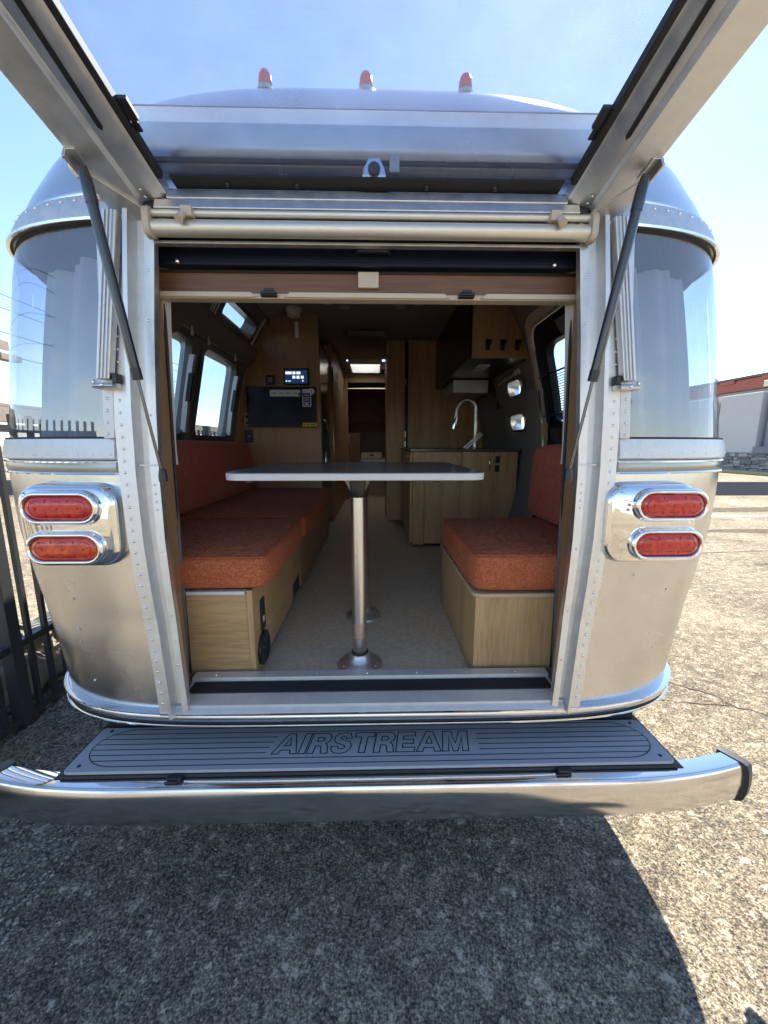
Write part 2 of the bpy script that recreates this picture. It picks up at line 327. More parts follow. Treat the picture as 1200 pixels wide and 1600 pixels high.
def prism(bm, poly, fn0, fn1):
    a = [bm.verts.new(fn0(*p)) for p in poly]; b = [bm.verts.new(fn1(*p)) for p in poly]; n = len(poly)
    bm.faces.new(a); bm.faces.new(b[::-1])
    for i in range(n): bm.faces.new((a[i], b[i], b[(i+1) % n], a[(i+1) % n]))
    return bm
def prismY(bm, poly, y0, y1): return prism(bm, poly, lambda x, z: (x, y0, z), lambda x, z: (x, y1, z))
def prismX(bm, poly, x0, x1): return prism(bm, poly, lambda y, z: (x0, y, z), lambda y, z: (x1, y, z))
def prismZ(bm, poly, z0, z1): return prism(bm, poly, lambda x, y: (x, y, z0), lambda x, y: (x, y, z1))
def rrect(x0, x1, z0, z1, r, n=6):
    out = []
    for cx, cz, a0 in ((x1-r, z1-r, 0), (x0+r, z1-r, 90), (x0+r, z0+r, 180), (x1-r, z0+r, 270)):
        for k in range(n+1):
            a = R(a0 + 90*k/n); out.append((cx+r*math.cos(a), cz+r*math.sin(a)))
    return out
def loft(bm, rings, closed=True, caps=True):
    vr = [[bm.verts.new(p) for p in r] for r in rings]; n = len(vr[0])
    for a, b in zip(vr, vr[1:]):
        for k in range(n if closed else n-1): bm.faces.new((a[k], a[(k+1) % n], b[(k+1) % n], b[k]))
    if caps and closed: bm.faces.new(vr[0][::-1]); bm.faces.new(vr[-1])
    return bm
def grid(bm, P, mat_index=0):
    V_ = [[bm.verts.new(p) for p in row] for row in P]
    for i in range(len(V_)-1):
        for j in range(len(V_[0])-1):
            try: bm.faces.new((V_[i][j], V_[i+1][j], V_[i+1][j+1], V_[i][j+1]))
            except ValueError: pass
    return V_
def interp(x, xs, ys):
    if x <= xs[0]: return ys[0]
    for a, b, c, d in zip(xs, xs[1:], ys, ys[1:]):
        if x <= b: return c + (d-c)*(x-a)/(b-a)
    return ys[-1]
def lerp(a, b, t): return a+(b-a)*t

# ------------------------------------------------------------------ trailer body surface
ZW = [.55, .6, .7, .8, .9, 1.0, 1.15, 1.3, 1.4, 1.5, 1.7, 1.9, 2.0, 2.1, 2.2, 2.3, 2.38, 2.45, 2.50, 2.53, 2.55]
WW = [1.10, 1.12, 1.142, 1.168, 1.194, 1.22, 1.252, 1.262, 1.262, 1.246, 1.21, 1.165, 1.135, 1.095, 1.045, .985, .925, .865, .79, .70, .48]
ZY = [.55, .6, .7, .9, 1.4, 2.0, 2.1, 2.2, 2.3, 2.4, 2.45, 2.5, 2.53, 2.55]
YY = [-.05, -.05, -.04, -.02, .0, .0, .01, .03, .075, .16, .23, .33, .43, .60]
YC, NE, YEND = .90, 5.0, 7.2
XC = .018      # trailer centre line
def Wz(z): return interp(z, ZW, WW)+.006
def Yr(z): return interp(z, ZY, YY)
def Nz(z): return 5.0 if z < 2.0 else max(3.3, 5.0 - 2.0*((z-2.0)/.55))
def Sf(s, ph, z, off=0.0):
    """outer skin point: s=side, ph=plan angle deg (0 rear centre .. 90 side, beyond = metres along the side)"""
    W = Wz(z)-off; yr = Yr(z)+off
    if ph > 90: return Vector((XC+s*W, YC+(ph-90), z))
    a = R(ph); n = Nz(z); D = YC-yr
    r = (abs(math.sin(a)/W)**n + abs(math.cos(a)/D)**n)**(-1/n)
    return Vector((XC+s*r*math.sin(a), YC - r*math.cos(a), z))
def phX(x, z, off=0.0):
    lo, hi = 0., 60.
    for _ in range(30):
        m_ = (lo+hi)/2
        if Sf(1, m_, z, off).x-XC < x: lo = m_
        else: hi = m_
    return lo
def frange(a, b, n): return [a+(b-a)*i/(n-1) for i in range(n)]

trailer = thing('travel_trailer', 'silver riveted aluminium travel trailer with its rear hatch raised open', 'trailer')

ZK = [.60, .70, .85, 1.0, 1.15, 1.35, 1.5, 1.7, 1.85, 2.0]
XI = [.545, .555, .569, .580, .588, .590, .583, .568, .553, .538]; XO = [.632, .642, .660, .680, .694, .702, .699, .686, .672, .655]
def xin(z): return interp(z, ZK, XI)
def xout(z): return interp(z, ZK, XO)

def skin_patch(name, m, s, z0, z1, nz, xstart, ph1, off=0.0, nph=40, parent=trailer, th=.004, extra=(), solid=True):
    bm = NB(); P = []
    for z in frange(z0, z1, nz):
        p0 = phX(xstart(z), z) if callable(xstart) else xstart
        P.append([Sf(s, p, z, off) for p in (frange(p0, min(ph1, 90), nph) + list(extra))])
    grid(bm, P)
    o = obj(name, bm, m, parent, smooth=True)
    if solid: sm = o.modifiers.new('thickness', 'SOLIDIFY'); sm.thickness = th; sm.offset = 0
    return o
LONG = [90+v for v in (.03, .40, .56, 1.16, 2, 3.05, 3.55, 5, YEND-YC)]
for s in (-1, 1):
    skin_patch('lower_skin_panel', M['skin_low'], s, .612, 1.372, 34, lambda z: xout(z)-.012, 90, nph=60, extra=LONG)
    # side above window
    skin_patch('upper_skin_panel', M['skin'], s, 2.045, 2.21, 9, lambda z: .60, 90, nph=44, extra=LONG)
    # rear corner window: opening runs from the flange round to the side
    wg = skin_patch('corner_window', M['winglass'], s, 1.425, 2.0, 26, lambda z: lerp(.735, .683, (z-1.42)/.58), 90, off=.004, nph=60, extra=[90.06], solid=False)
    def ring_band(name, prof, m, x0=.705, ph1=90.09, nph=70, parent=wg):
        rings = []; zc = prof[0][1]; p0 = phX(x0, zc)
        for p in frange(p0, 90, nph) + [ph1]: rings.append([Sf(s, p, z, -o_) for o_, z in prof])
        return obj(name, loft(NB(), rings), m, parent, smooth=True, auto=35)
    ring_band('sill_band', [(-.004, 1.438), (.006, 1.437), (.009, 1.415), (.010, 1.383), (.006, 1.378), (-.004, 1.378)], M['band'], .708)
    ring_band('head_band', [(-.004, 1.992), (.008, 1.993), (.009, 2.02), (.007, 2.049), (-.004, 2.05)], M['band'], .655)
    ring_band('drip_lip', [(.004, 1.985), (.012, 1.985), (.013, 1.991), (.004, 1.993)], M['polish'], .655)
    ring_band('belt_trim', [(-.004, 1.342), (.005, 1.342), (.007, 1.357), (.005, 1.372), (-.004, 1.372)], M['belt'], .712, 90+4, parent=trailer)
    for (za, zb) in ((1.336, 1.3425), (1.3695, 1.376)): ring_band('belt_bead', [(.0, za), (.008, za), (.011, (za+zb)/2), (.008, zb), (.0, zb)], M['polish'], .712, 90+4, parent=trailer)
    # rubber seal round the glass
    for z in (1.440, 1.9845):
        p0 = phX(.71 if z < 1.7 else .665, z); bm = NB(); tube(bm, [Sf(s, p, z, -.003) for p in frange(p0, 90, 40)], .003, 6)
        obj('window_seal', bm, M['rubber'], wg, smooth=True)
    bm = NB(); loft(bm, [[Vector((XC+s*x_, y_, z_)) for x_, y_ in ((a_, -.012), (a_+.030, -.012), (a_+.030, .012), (a_, .012))] for z_, a_ in ((1.437, .702), (1.992, .655))]); obj('frame_side', bm, M['band'], wg, bevel=.003)
    # rivets on the bands
    def rivet(bm, p, nrm, r=.0045):
        lathe(bm, [(r, 0), (r*.85, r*.45), (r*.4, r*.75), (.0002, r*.8)], p, 8, nrm)
    bm = NB()
    def along(z, off, x0, n, ph1=90, r=.0045):
        p0 = phX(x0, z)
        # even arc-length spacing
        pts = [Sf(s, p, z, -off) for p in frange(p0, ph1, 200)]; L_ = [0]
        for a, b in zip(pts, pts[1:]): L_.append(L_[-1]+(b-a).length)
        for k in range(n):
            d = L_[-1]*k/(n-1); i = min(range(len(L_)), key=lambda q: abs(L_[q]-d))
            a = pts[max(i-1, 0)]; b = pts[min(i+1, 199)]; tg = (b-a).normalized(); nrm = Vector((0, 0, 1)).cross(tg)*(-s)
            if nrm.dot(pts[i]-Vector((0, .9, z))) < 0: nrm = -nrm
            rivet(bm, pts[i], nrm, r)
    along(1.395, .008, .72, 26); along(2.036, .008, .70, 26); along(2.115, .002, .98, 9)
    obj('rivet_rows', bm, M['polish'], wg, smooth=True, kind='stuff')
    # curved seam above the window
    bm = NB(); tube(bm, [Sf(s, p, 2.05+.055*min(1, (p-48)/14), -.001) for p in frange(48, 90, 24)], .0016, 5); obj('skin_seam', bm, M['rubber'], trailer)

# dome / roof: rings of z from 2.235 to 2.55
def dome():
    bm = NB(); rows = []
    for z in [2.21, 2.25, 2.28, 2.32, 2.36, 2.38, 2.41, 2.44, 2.465, 2.485, 2.5, 2.515, 2.528, 2.538, 2.545, 2.549, 2.55]:
        row = [Sf(-1, p, z) for p in LONG[::-1]] + [Sf(-1, p, z) for p in frange(90, 0, 40)] + [Sf(1, p, z) for p in frange(0, 90, 40)[1:]] + [Sf(1, p, z) for p in LONG]
        rows.append(row)
    grid(bm, rows)
    # flat centre strip
    last = rows[-1]; n = len(last)//2
    V_ = [[bm.verts.new(last[i]), bm.verts.new(last[len(last)-1-i])] for i in range(n+1)]
    for a, b in zip(V_, V_[1:]):
        try: bm.faces.new((a[0], a[1], b[1], b[0]))
        except ValueError: pass
    bmesh.ops.remove_doubles(bm, verts=bm.verts[:], dist=.0005)
    kill = []
    for f in bm.faces:
        c = f.calc_center_median(); ylo = min(v.co.y for v in f.verts); yhi = max(v.co.y for v in f.verts)
        if c.x < -.5 and 2.25 < c.z < 2.36 and ((ylo > .92 and yhi < 1.305) or (ylo > 1.455 and yhi < 2.065)): kill.append(f)
        if c.z > 2.549 and ylo > 3.94 and yhi < 4.46: kill.append(f)
    bmesh.ops.delete(bm, geom=kill, context='FACES')
    return obj('roof_skin', bm, M['skin'], trailer, smooth=True)
roof = dome()
# rear face above the opening, under the header lip
bm = NB(); grid(bm, [[Vector((x, Yr(z)+.002, z)) for x in frange(-.69, .69, 12)] for z in frange(2.03, 2.24, 6)])
o = obj('header_skin', bm, M['skin_low'], trailer, smooth=True); q = o.modifiers.new('t', 'SOLIDIFY'); q.thickness = .004; q.offset = 0
# header lip: long rounded awning-like moulding
prof = [(.02, 2.112), (-.012, 2.112), (-.018, 2.118), (-.022, 2.135), (-.032, 2.180), (-.036, 2.202), (-.037, 2.205), (-.036, 2.2075), (-.015, 2.219), (.03, 2.250)]
bm = NB(); rings = []
for x in frange(-.74, .76, 31):
    e = max(0, (abs(x)-.58)/.18)
    rings.append([Vector((x, y + .05*e*e, z - .012*e*e)) for y, z in prof + [(.06, 2.25), (.06, 2.11)]])
loft(bm, rings)
obj('header_moulding', bm, M['skin_low'], trailer, smooth=True, auto=35)
bm = NB(); box(bm, -.66, .67, -.020, -.012, 2.102, 2.109); obj('moulding_seal', bm, M['rubber'], trailer)
# crease line on dome
bm = NB(); box(bm, -.58, .60, -.0378, -.0360, 2.2035, 2.2048); obj('moulding_line', bm, M['rubber'], trailer)

# rear view camera and strap tab on the header
bm = NB(); loft(bm, [[Vector((.03+a*sx_, y, 2.060+b)) for a, b in [(-.042, 0), (-.034, .024), (-.018, .044), (.018, .044), (.034, .024), (.042, 0)]] for sx_, y in ((1, .0), (.94, -.02), (.72, -.036))])
rc = obj('reversing_camera', bm, M['polish'], trailer, smooth=True, auto=50)
bm = NB(); lathe(bm, [(.015, 0), (.015, .006), (.010, .007), (.0005, .007)], (.03, -.035, 2.080), 16, (0, -1, 0)); obj('camera_lens', bm, M['blackgloss'], rc, smooth=True)
for dx in (-.022, .022): bm = NB(); lathe(bm, [(.004, 0), (.004, .003), (.0005, .003)], (.03+dx, -.030, 2.080), 8, (0, -1, 0)); obj('camera_screw', bm, M['rubber'], rc)
bm = bx(.068, .092, -.030, -.022, 2.080, 2.118); obj('strap_tab', bm, M['white'], trailer)

# marker lights on the roof
for i, x in enumerate((-.300, .006, .312)):
    bm = NB(); lathe(bm, [(.026, 0), (.025, .012), (.021, .016), (.0005, .016)], (x, .285, 2.478), 20); mb = obj('marker_light', bm, M['gold'], trailer, smooth=True, auto=40)
    bm = NB(); lathe(bm, [(.0205, .0162), (.0205, .030), (.019, .045), (.014, .056), (.006, .061), (.0004, .062)], (x, .285, 2.478), 20); obj('marker_lens', bm, M['dome_lens'], mb, smooth=True)

# rear opening frame: profile swept up both sides
def jamb(s):
    zs = frange(.62, 2.0, 40); rings = []
    prof = [(0, .008), (0, -.012), (.20, -.014), (.24, .004), (.44, .005), (.50, -.026), (.60, -.026), (.66, -.010), (1.0, -.010), (1.0, .012)]
    for z in zs:
        a, b = xin(z), xout(z); rings.append([Vector((XC+s*lerp(a, b, f), y+Yr(z), z)) for f, y in prof + [(.9, .03), (.3, .02)]])
    bm = NB(); loft(bm, rings)
    jf = obj('opening_jamb', bm, M['frame'], trailer, smooth=True, auto=25)
    bm = NB()
    for z in frange(.66, 1.93, 40):
        a, b = xin(z), xout(z); rivet(bm, Vector((XC+s*lerp(a, b, .84), Yr(z)-.010, z)), Vector((0, -1, 0)), .0042)
    for z in (.78, .93, 1.12, 1.24, 1.262, 1.285, 1.31, 1.50, 1.74, 1.86): rivet(bm, Vector((XC+s*lerp(xin(z), xout(z), .12), Yr(z)-.013, z)), Vector((0, -1, 0)), .0038)
    obj('rivet_row', bm, M['polish'], jf, smooth=True, kind='stuff')
    # second vertical flange with rivets beside window
    bm = NB()
    for z in frange(1.45, 1.98, 18): rivet(bm, Vector((XC+s*lerp(.718, .672, (z-1.45)/.53), -.012, z)), Vector((0, -1, 0)), .0042)
    obj('rivet_row', bm, M['polish'], jf, smooth=True, kind='stuff')
    # joint line across the jamb
    bm = NB(); box(bm, *sorted((XC+s*(xin(1.365)-.002), XC+s*(lerp(xin(1.365), xout(1.365), .46)))), -.0165, -.011, 1.362, 1.367); obj('jamb_joint', bm, M['band'], jf)
    # timber lining behind the jamb and dark gasket inside it
    bm = NB(); rings = []
    for z in frange(.66, 1.965, 30):
        a = xin(z)+.004; g = interp(z, [.66, 1.0, 1.45, 1.85, 1.97], [.617, .613, .604, .592, .588])
        rings.append([Vector((XC+s*x, y, z)) for x, y in ((a, Yr(z)+.007), (g, .095), (g+.03, .10), (a+.04, Yr(z)+.030))])
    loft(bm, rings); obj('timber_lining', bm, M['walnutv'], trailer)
    bm = NB()
    for z0, z1 in zip(frange(.66, 1.93, 30), frange(.66, 1.93, 30)[1:]):
        pass
    tube(bm, [(XC+s*(interp(z, [.66, 1.0, 1.45, 1.85, 1.97], [.617, .613, .604, .592, .588])-.004), .097, z) for z in frange(.665, 1.94, 24)], .0045, 8)
    obj('opening_gasket', bm, M['rubber'], trailer, smooth=True)
    bm = NB()
    tube(bm, [(XC+s*(interp(z, [.66, 1.0, 1.45, 1.85, 1.97], [.617, .613, .604, .592, .588])+.002), .086, z) for z in frange(.665, 1.94, 24)], .0035, 8)
    obj('gasket_clip_rail', bm, M['steel'], trailer, smooth=True)
    bm = NB()
    for z in (.85, 1.1, 1.36, 1.62, 1.8): rivet(bm, Vector((XC+s*(interp(z, [.66, 1.0, 1.45, 1.85, 1.97], [.617, .613, .604, .592, .588])+.001), .083, z)), Vector((0, -1, 0)), .003)
    obj('rail_screw', bm, M['chrome'], trailer, kind='stuff')
    # interior liner between the opening and the wall, behind the window curtain
    # awning rail / channel beside the corner window
    def rx(z): return lerp(.680, .617, (z-1.59)/.39)
    def railring(z, a0, a1, y0, y1): return [Vector((XC+s*(rx(z)+u), v, z)) for u, v in ((a0, y0), (a1, y0), (a1, y1), (a0, y1))]
    ch = obj('awning_rail', loft(NB(), [railring(z, .0, .034, -.040, -.016) for z in (1.590, 1.985)]), M['frame'], trailer, bevel=.002)
    bm = NB()
    for k in range(3): loft(bm, [railring(z, .006+.009*k, .010+.009*k, -.0445, -.039) for z in (1.592, 1.983)])
    obj('rail_rib', bm, M['band'], ch, kind='stuff')
    bm = NB(); prismX(bm, [(-.010, 1.585), (-.046, 1.578), (-.050, 1.572), (-.046, 1.566), (-.010, 1.566)], *sorted((XC+s*.668, XC+s*.722))); br = obj('rail_bracket', bm, M['steel'], trailer, bevel=.002)
    bm = bx(*sorted((XC+s*.664, XC+s*.678)), -.034, -.010, 1.580, 1.605); obj('bracket_cap', bm, M['plastic'], br, bevel=.003)
    bm = NB(); rivet(bm, Vector((XC+s*.724, -.03, 1.583)), Vector((s, 0, 0)), .007); rivet(bm, Vector((XC+s*.694, -.05, 1.573)), Vector((0, -1, 0)), .005); obj('bracket_bolt', bm, M['chrome'], br, smooth=True)
for s in (-1, 1): jamb(s)

# sill
bm = NB(); prismX(bm, [(-.062, .622), (-.064, .632), (-.050, .640), (-.050, .648), (-.030, .652), (-.004, .655), (-.004, .650), (.058, .655), (.060, .668), (.094, .668), (.096, .62), (.0, .60)], -.572, .606)
obj('door_sill', bm, M['sillm'], trailer, smooth=True, auto=20)
bm = bx(-.560, .594, .000, .054, .6552, .6575); obj('tread_strip', bm, M['grit'], trailer)
bm = NB()
for x in frange(-.5, .5, 7): rivet(bm, Vector((x, .075, .668)), Vector((0, 0, 1)), .003)
obj('sill_screw', bm, M['chrome'], trailer, kind='stuff')
# rub rail round the bottom of the body
def rail(name, z0, z1, o, m, r=0):
    bm = NB(); rows = []
    for z, of in ((z0, .0), (z0, -o*.7), (lerp(z0, z1, .25), -o), (lerp(z0, z1, .75), -o), (z1, -o*.7), (z1, .0)):
        zz = .60
        pts = [Sf(-1, p, zz, of) for p in LONG[::-1]] + [Sf(-1, p, zz, of) for p in frange(90, 0, 60)] + [Sf(1, p, zz, of) for p in frange(0, 90, 60)[1:]] + [Sf(1, p, zz, of) for p in LONG]
        rows.append([Vector((p.x, p.y, z)) for p in pts])
    grid(bm, rows); return obj(name, bm, m, trailer, smooth=True, auto=40)
rail('rub_rail', .598, .624, .016, M['skin_low'])
rail('rub_rail_bead', .624, .630, .020, M['polish'])
rail('rub_rail_insert', .590, .598, .012, M['rubber'])
rail('rub_rail_lip', .583, .590, .017, M['polish'])
# belly pan and dark underside
bm = NB(); rows = []
for z, of in ((.588, .012), (.555, .05), (.52, .13), (.50, .25)):
    pts = [Sf(-1, p, .6, of) for p in LONG[::-1]] + [Sf(-1, p, .6, of) for p in frange(90, 0, 40)] + [Sf(1, p, .6, of) for p in frange(0, 90, 40)[1:]] + [Sf(1, p, .6, of) for p in LONG]
    rows.append([Vector((p.x, p.y, z)) for p in pts])
n = len(rows[-1])//2; G = grid(bm := NB(), rows)
lst = G[-1]
for i in range(n): 
    try: bm.faces.new((lst[i], lst[i+1], lst[len(lst)-2-i], lst[len(lst)-1-i]))
    except ValueError: pass
obj('belly_pan', bm, M['skin_low'], trailer, smooth=True, auto=40)
# axle wheels under the body (low, seen only from the side)
for s in (-1, 1):
    for y in (3.3, 4.25):
        bm = NB(); lathe(bm, [(.20, 0), (.33, .0), (.345, .03), (.345, .18), (.33, .21), (.20, .21)], (s*.80-(.105 if s > 0 else .105), y, .345), 32, (1, 0, 0)); wt = obj('wheel', bm, M['rubber'], trailer, smooth=True, auto=40)
        bm = NB(); lathe(bm, [(.19, 0), (.19, .03), (.06, .05), (.0005, .05)], (s*.905, y, .345), 24, (s, 0, 0)); obj('wheel_rim', bm, M['polish'], wt, smooth=True, auto=40)

# tail light housings
def tail(s):
    yf = -.035
    sh = lambda z: s*.0 
    x0, x1 = (.692, .962)
    zc0, zc1 = 1.078, 1.312
    def ringxz(inset, y, r): return [Vector((s*x - (.0 if s < 0 else 0) + s*(.00), y, z)) for x, z in rrect(x0+inset, x1-inset, zc0+inset, zc1-inset, r, 8)]
    bm = NB()
    rings = [ringxz(-.012, .12, .065), ringxz(-.004, .02, .06), ringxz(.0, -.018, .056), ringxz(.004, -.028, .053), ringxz(.012, yf, .047)]
    loft(bm, rings)
    h = obj('tail_light_housing', bm, M['polish'], trailer, smooth=True, auto=50)
    cx = s*(.830 if s < 0 else .868)
    for k, (dx, z) in enumerate(((0, 1.250), (0, 1.136))):
        if s < 0: c = (-.832, z)
        else: c = (.868, z+.002)
        def stad(hw, hh, n=10):
            o_ = []
            for k2 in range(n+1): a = R(-90+180*k2/n); o_.append((hw-hh+hh*math.cos(a), hh*math.sin(a)))
            for k2 in range(n+1): a = R(90+180*k2/n); o_.append((-(hw-hh)+hh*math.cos(a), hh*math.sin(a)))
            return o_
        # bezel as a torus-like stadium ring
        rs = []
        for hw, hh, y in ((.108, .049, yf), (.107, .048, yf-.010), (.103, .044, yf-.019), (.097, .038, yf-.022), (.093, .034, yf-.018), (.092, .033, yf-.002)):
            rs.append([Vector((c[0]+a, y, c[1]+b)) for a, b in stad(hw, hh)])
        bm = NB(); vr = [[bm.verts.new(p) for p in r_] for r_ in rs]; m_ = len(vr[0])
        for a, b in zip(vr, vr[1:]):
            for q_ in range(m_): bm.faces.new((a[q_], a[(q_+1) % m_], b[(q_+1) % m_], b[q_]))
        bz = obj('light_bezel', bm, M['chrome'], h, smooth=True)
        rs = [[Vector((c[0]+a, y, c[1]+b)) for a, b in stad(hw, hh)] for hw, hh, y in ((.0915, .0325, yf-.002), (.0905, .0315, yf-.014), (.085, .026, yf-.019), (.06, .008, yf-.0215))]
        bm = NB(); loft(bm, rs)
        lb = {(-1, 0): None, (-1, 1): 'lower lamp with an orange tinted middle', (1, 0): None, (1, 1): None}[(s, k)]
        ln = obj('tail_lens', bm, M['amberlens'] if (s, k) == (-1, 1) else M['redlens'], h, smooth=True, label=lb)
        # moulded details: round reflectors and divider ribs
        bm = NB()
        for dx in (-.056, 0, .056):
            for r_ in (.020, .010):
                pts = [(c[0]+dx+r_*math.cos(2*math.pi*q/20), yf-.0195, c[1]+r_*math.sin(2*math.pi*q/20)) for q in range(21)]
                tube(bm, pts, .0012, 5, cap=False)
            lathe(bm, [(.0045, 0), (.003, .003), (.0004, .0035)], (c[0]+dx, yf-.0185, c[1]), 10, (0, -1, 0))
        for dx in (-.030, .030): box(bm, c[0]+dx-.0012, c[0]+dx+.0012, yf-.0205, yf-.017, c[1]-.024, c[1]+.024)
        obj('lens_moulding', bm, M['dkred'], h, smooth=True, kind='stuff')
for s in (-1, 1): tail(s)
# loose dents/rivets on lower skin
bm = NB()
for s, x, z in ((-1, .905, .96), (-1, .90, .86), (-1, .86, .70), (1, .93, .97), (1, .80, 1.03)):
    p = phX(x, z); rivet(bm, Sf(s, p, z, -.002), (Sf(s, p, z)-Vector((0, .9, z))).normalized(), .004)
obj('skin_rivet', bm, M['polish'], trailer, kind='stuff')

# ------------------------------------------------------------------ hatch, raised
HZ = Vector((0, -.02, 2.012)); A_ = R(20.5)
hd = Vector((0, -math.cos(A_), math.sin(A_))); hn = Vector((0, math.sin(A_), math.cos(A_)))
def H(x, sd_, n_):
    u = x-XC; g = .11*min(sd_, .5)*u/.55            # hatch outline widens like the opening it closes
    return HZ + Vector((x+g, 0, 0)) + hd*sd_ + hn*n_
def hbox(bm, x0, x1, s0, s1, n0, n1):
    vs = [bm.verts.new(H(x, a, b)) for x in (x0, x1) for a in (s0, s1) for b in (n0, n1)]
    for f in ((0, 1, 3, 2), (4, 6, 7, 5), (0, 4, 5, 1), (2, 3, 7, 6), (0, 2, 6, 4), (1, 5, 7, 3)): bm.faces.new([vs[i] for i in f])
    return bm
def hprism(bm, prof, s0, s1): return prism(bm, prof, lambda x, n_: H(x, s0, n_), lambda x, n_: H(x, s1, n_))
bm = NB(); hbox(bm, -.53+XC, .53+XC, -.015, .006, -.022, .004)
hatch = obj('rear_hatch', bm, M['frame'], trailer, bevel=.003)
HL = 1.34
bm = NB(); hbox(bm, -.50+XC, .50+XC, -.002, .008, .0045, .030); obj('hinge_rail', bm, M['frame'], hatch, bevel=.003)
bm = NB(); hbox(bm, -.60+XC, .60+XC, HL-.10, HL, -.02, .05); obj('end_rail', bm, M['frame'], hatch, bevel=.006)
for s in (-1, 1):
    X = lambda v: s*v+XC
    prof = [(X(.500), .050), (X(.500), .018), (X(.512), .008), (X(.556), .000), (X(.560), -.014), (X(.632), -.014), (X(.640), .000), (X(.640), .055)]
    bm = NB(); loft(bm, [[H(x, v, n_) for x, n_ in prof] for v in (.0, .25, .5, HL-.02)]); rl = obj('side_rail', bm, M['frame'], hatch, bevel=.0015)
    # dark slot
    bm = NB(); pr = []
    def slotpt(u, v): return H(X(u), v, .0)
    pts = [(.538-.005, .157), (.538, .150), (.538+.005, .157), (.538+.005, .80), (.538-.005, .80)]
    prism(bm, pts, lambda u, v: H(X(u), v, lerp(.008, .0, (u-.512)/.044)-.0006), lambda u, v: H(X(u), v, lerp(.008, .0, (u-.512)/.044)-.0016))
    obj('latch_slot', bm, M['black'], rl)
    # black inner gasket
    bm = NB(); loft(bm, [[H(x_, v, n_) for x_, n_ in ((X(.487), .018), (X(.502), .018), (X(.502), .040), (X(.487), .040))] for v in (.040, .25, .5, HL-.1)]); obj('rail_gasket', bm, M['rubber'], rl, bevel=.003)
    # gusset at the hinge corner
    bm = NB(); prism(bm, [(.560, .0), (.640, .10), (.640, .0), (.632, -.045), (.59, -.060)], lambda u, v: H(X(u), v, -.0145), lambda u, v: H(X(u), v, -.0185)); obj('corner_gusset', bm, M['frame'], rl)
    bm = NB()
    for v in (.012, .03): 
        lathe(bm, [(.004, 0), (.003, .002), (.0004, .003)], H(X(.545), v, -.001), 8, -hn)
    for v in (.35, .52, .7, .95): lathe(bm, [(.0045, 0), (.003, .002), (.0004, .003)], H(X(.622), v, -.014), 8, -hn)
    obj('rail_screw', bm, M['steel'], rl, kind='stuff')
    # bracket clips on the inner edge
    bm = NB()
    hbox(bm, *sorted((X(.468), X(.490))), .150, .190, .028, .038); hbox(bm, *sorted((X(.474), X(.486))), .128, .152, .030, .036)
    obj('screen_clip', bm, M['plastic'], hatch, bevel=.002)
    # strut bracket
    bm = NB(); hbox(bm, *sorted((X(.628), X(.634))), .085, .130, -.036, -.014); hbox(bm, *sorted((X(.610), X(.634))), .085, .130, -.018, -.0142)
    sb = obj('strut_bracket', bm, M['steel'], hatch, bevel=.001)
    bm = NB()
    for v in (.093, .108, .123): lathe(bm, [(.006, 0), (.005, .004), (.0005, .005)], H(X(.634), v, -.028), 8, (s, 0, 0))
    obj('bracket_bolt', bm, M['chrome'], sb)
    # gas strut
    P0 = H(X(.612), .105, -.03); P2 = Vector((s*.545 + (.0 if s < 0 else .02), -.045, 1.335)); P1 = P0.lerp(P2, .60); Pc = P0.lerp(P2, .08)
    bm = NB(); tube(bm, [Pc, P1], .0115, 18); st = obj('gas_strut', bm, M['strut'], hatch, smooth=True, auto=50)
    bm = NB(); tube(bm, [P0, P0.lerp(Pc, .4), Pc, Pc.lerp(P1, .04)], [.008, .0125, .0132, .0130], 16); obj('strut_collar', bm, M['strut'], st, smooth=True, auto=50)
    bm = NB(); tube(bm, [P1, P1.lerp(P2, .10)], .0125, 16); obj('strut_seal', bm, M['plastic'], st, smooth=True, auto=50)
    bm = NB(); tube(bm, [P1, P2], .0040, 10); obj('strut_rod', bm, M['rod'], st, smooth=True, auto=50)
    bm = NB(); tube(bm, [P2+Vector((0, 0, .022)), P2+Vector((0, 0, .004)), P2-Vector((0, 0, .012))], [.008, .0115, .0115], 12); obj('strut_ball_end', bm, M['plastic'], st, smooth=True, auto=60)
    bm = NB(); tube(bm, [P2, P2+Vector((s*.014, .03, 0))], .005, 8); obj('ball_stud', bm, M['steel'], st, smooth=True)
bm = NB(); loft(bm, [[H(x_, v, n_) for x_, n_ in ((-.505+XC, .046), (.505+XC, .046), (.505+XC, .050), (-.505+XC, .050))] for v in (.0, .25, .5, HL-.08)]); obj('hatch_glass', bm, M['hatchglass'], hatch)
bm = NB(); grid(bm, [[H(x, v, .0445) for x in (-.502+XC, .502+XC)] for v in (.0, .25, .5, HL-.08)]); obj('insect_screen', bm, M['hatchscreen'], hatch)
# dark lower edge of the screen frame with bolts
bm = NB(); hbox(bm, -.478+XC, .478+XC, .003, .034, .0365, .043); obj('screen_edge_bar', bm, M['rubber'], hatch)
bm = NB()
for x in (-.33, -.16, .16, .33): lathe(bm, [(.007, 0), (.005, .004), (.0005, .006)], H(x, .016, .034), 10, -hn)
obj('edge_bolt', bm, M['plastic'], hatch, kind='stuff')
bm = NB()
for x in (-.42, -.12, .13, .43): lathe(bm, [(.0045, 0), (.003, .002), (.0004, .003)], H(x, -.004, -.022), 8, -hn)
obj('hatch_screw', bm, M['chrome'], hatch, kind='stuff')
# handle near the free end on the right
bm = NB(); tube(bm, [H(.545, .52, .0), H(.545, .52, -.035), H(.545, .56, -.05), H(.575, .60, -.05), H(.60, .60, -.03)], .008, 10); obj('pull_handle', bm, M['plastic'], hatch, smooth=True)

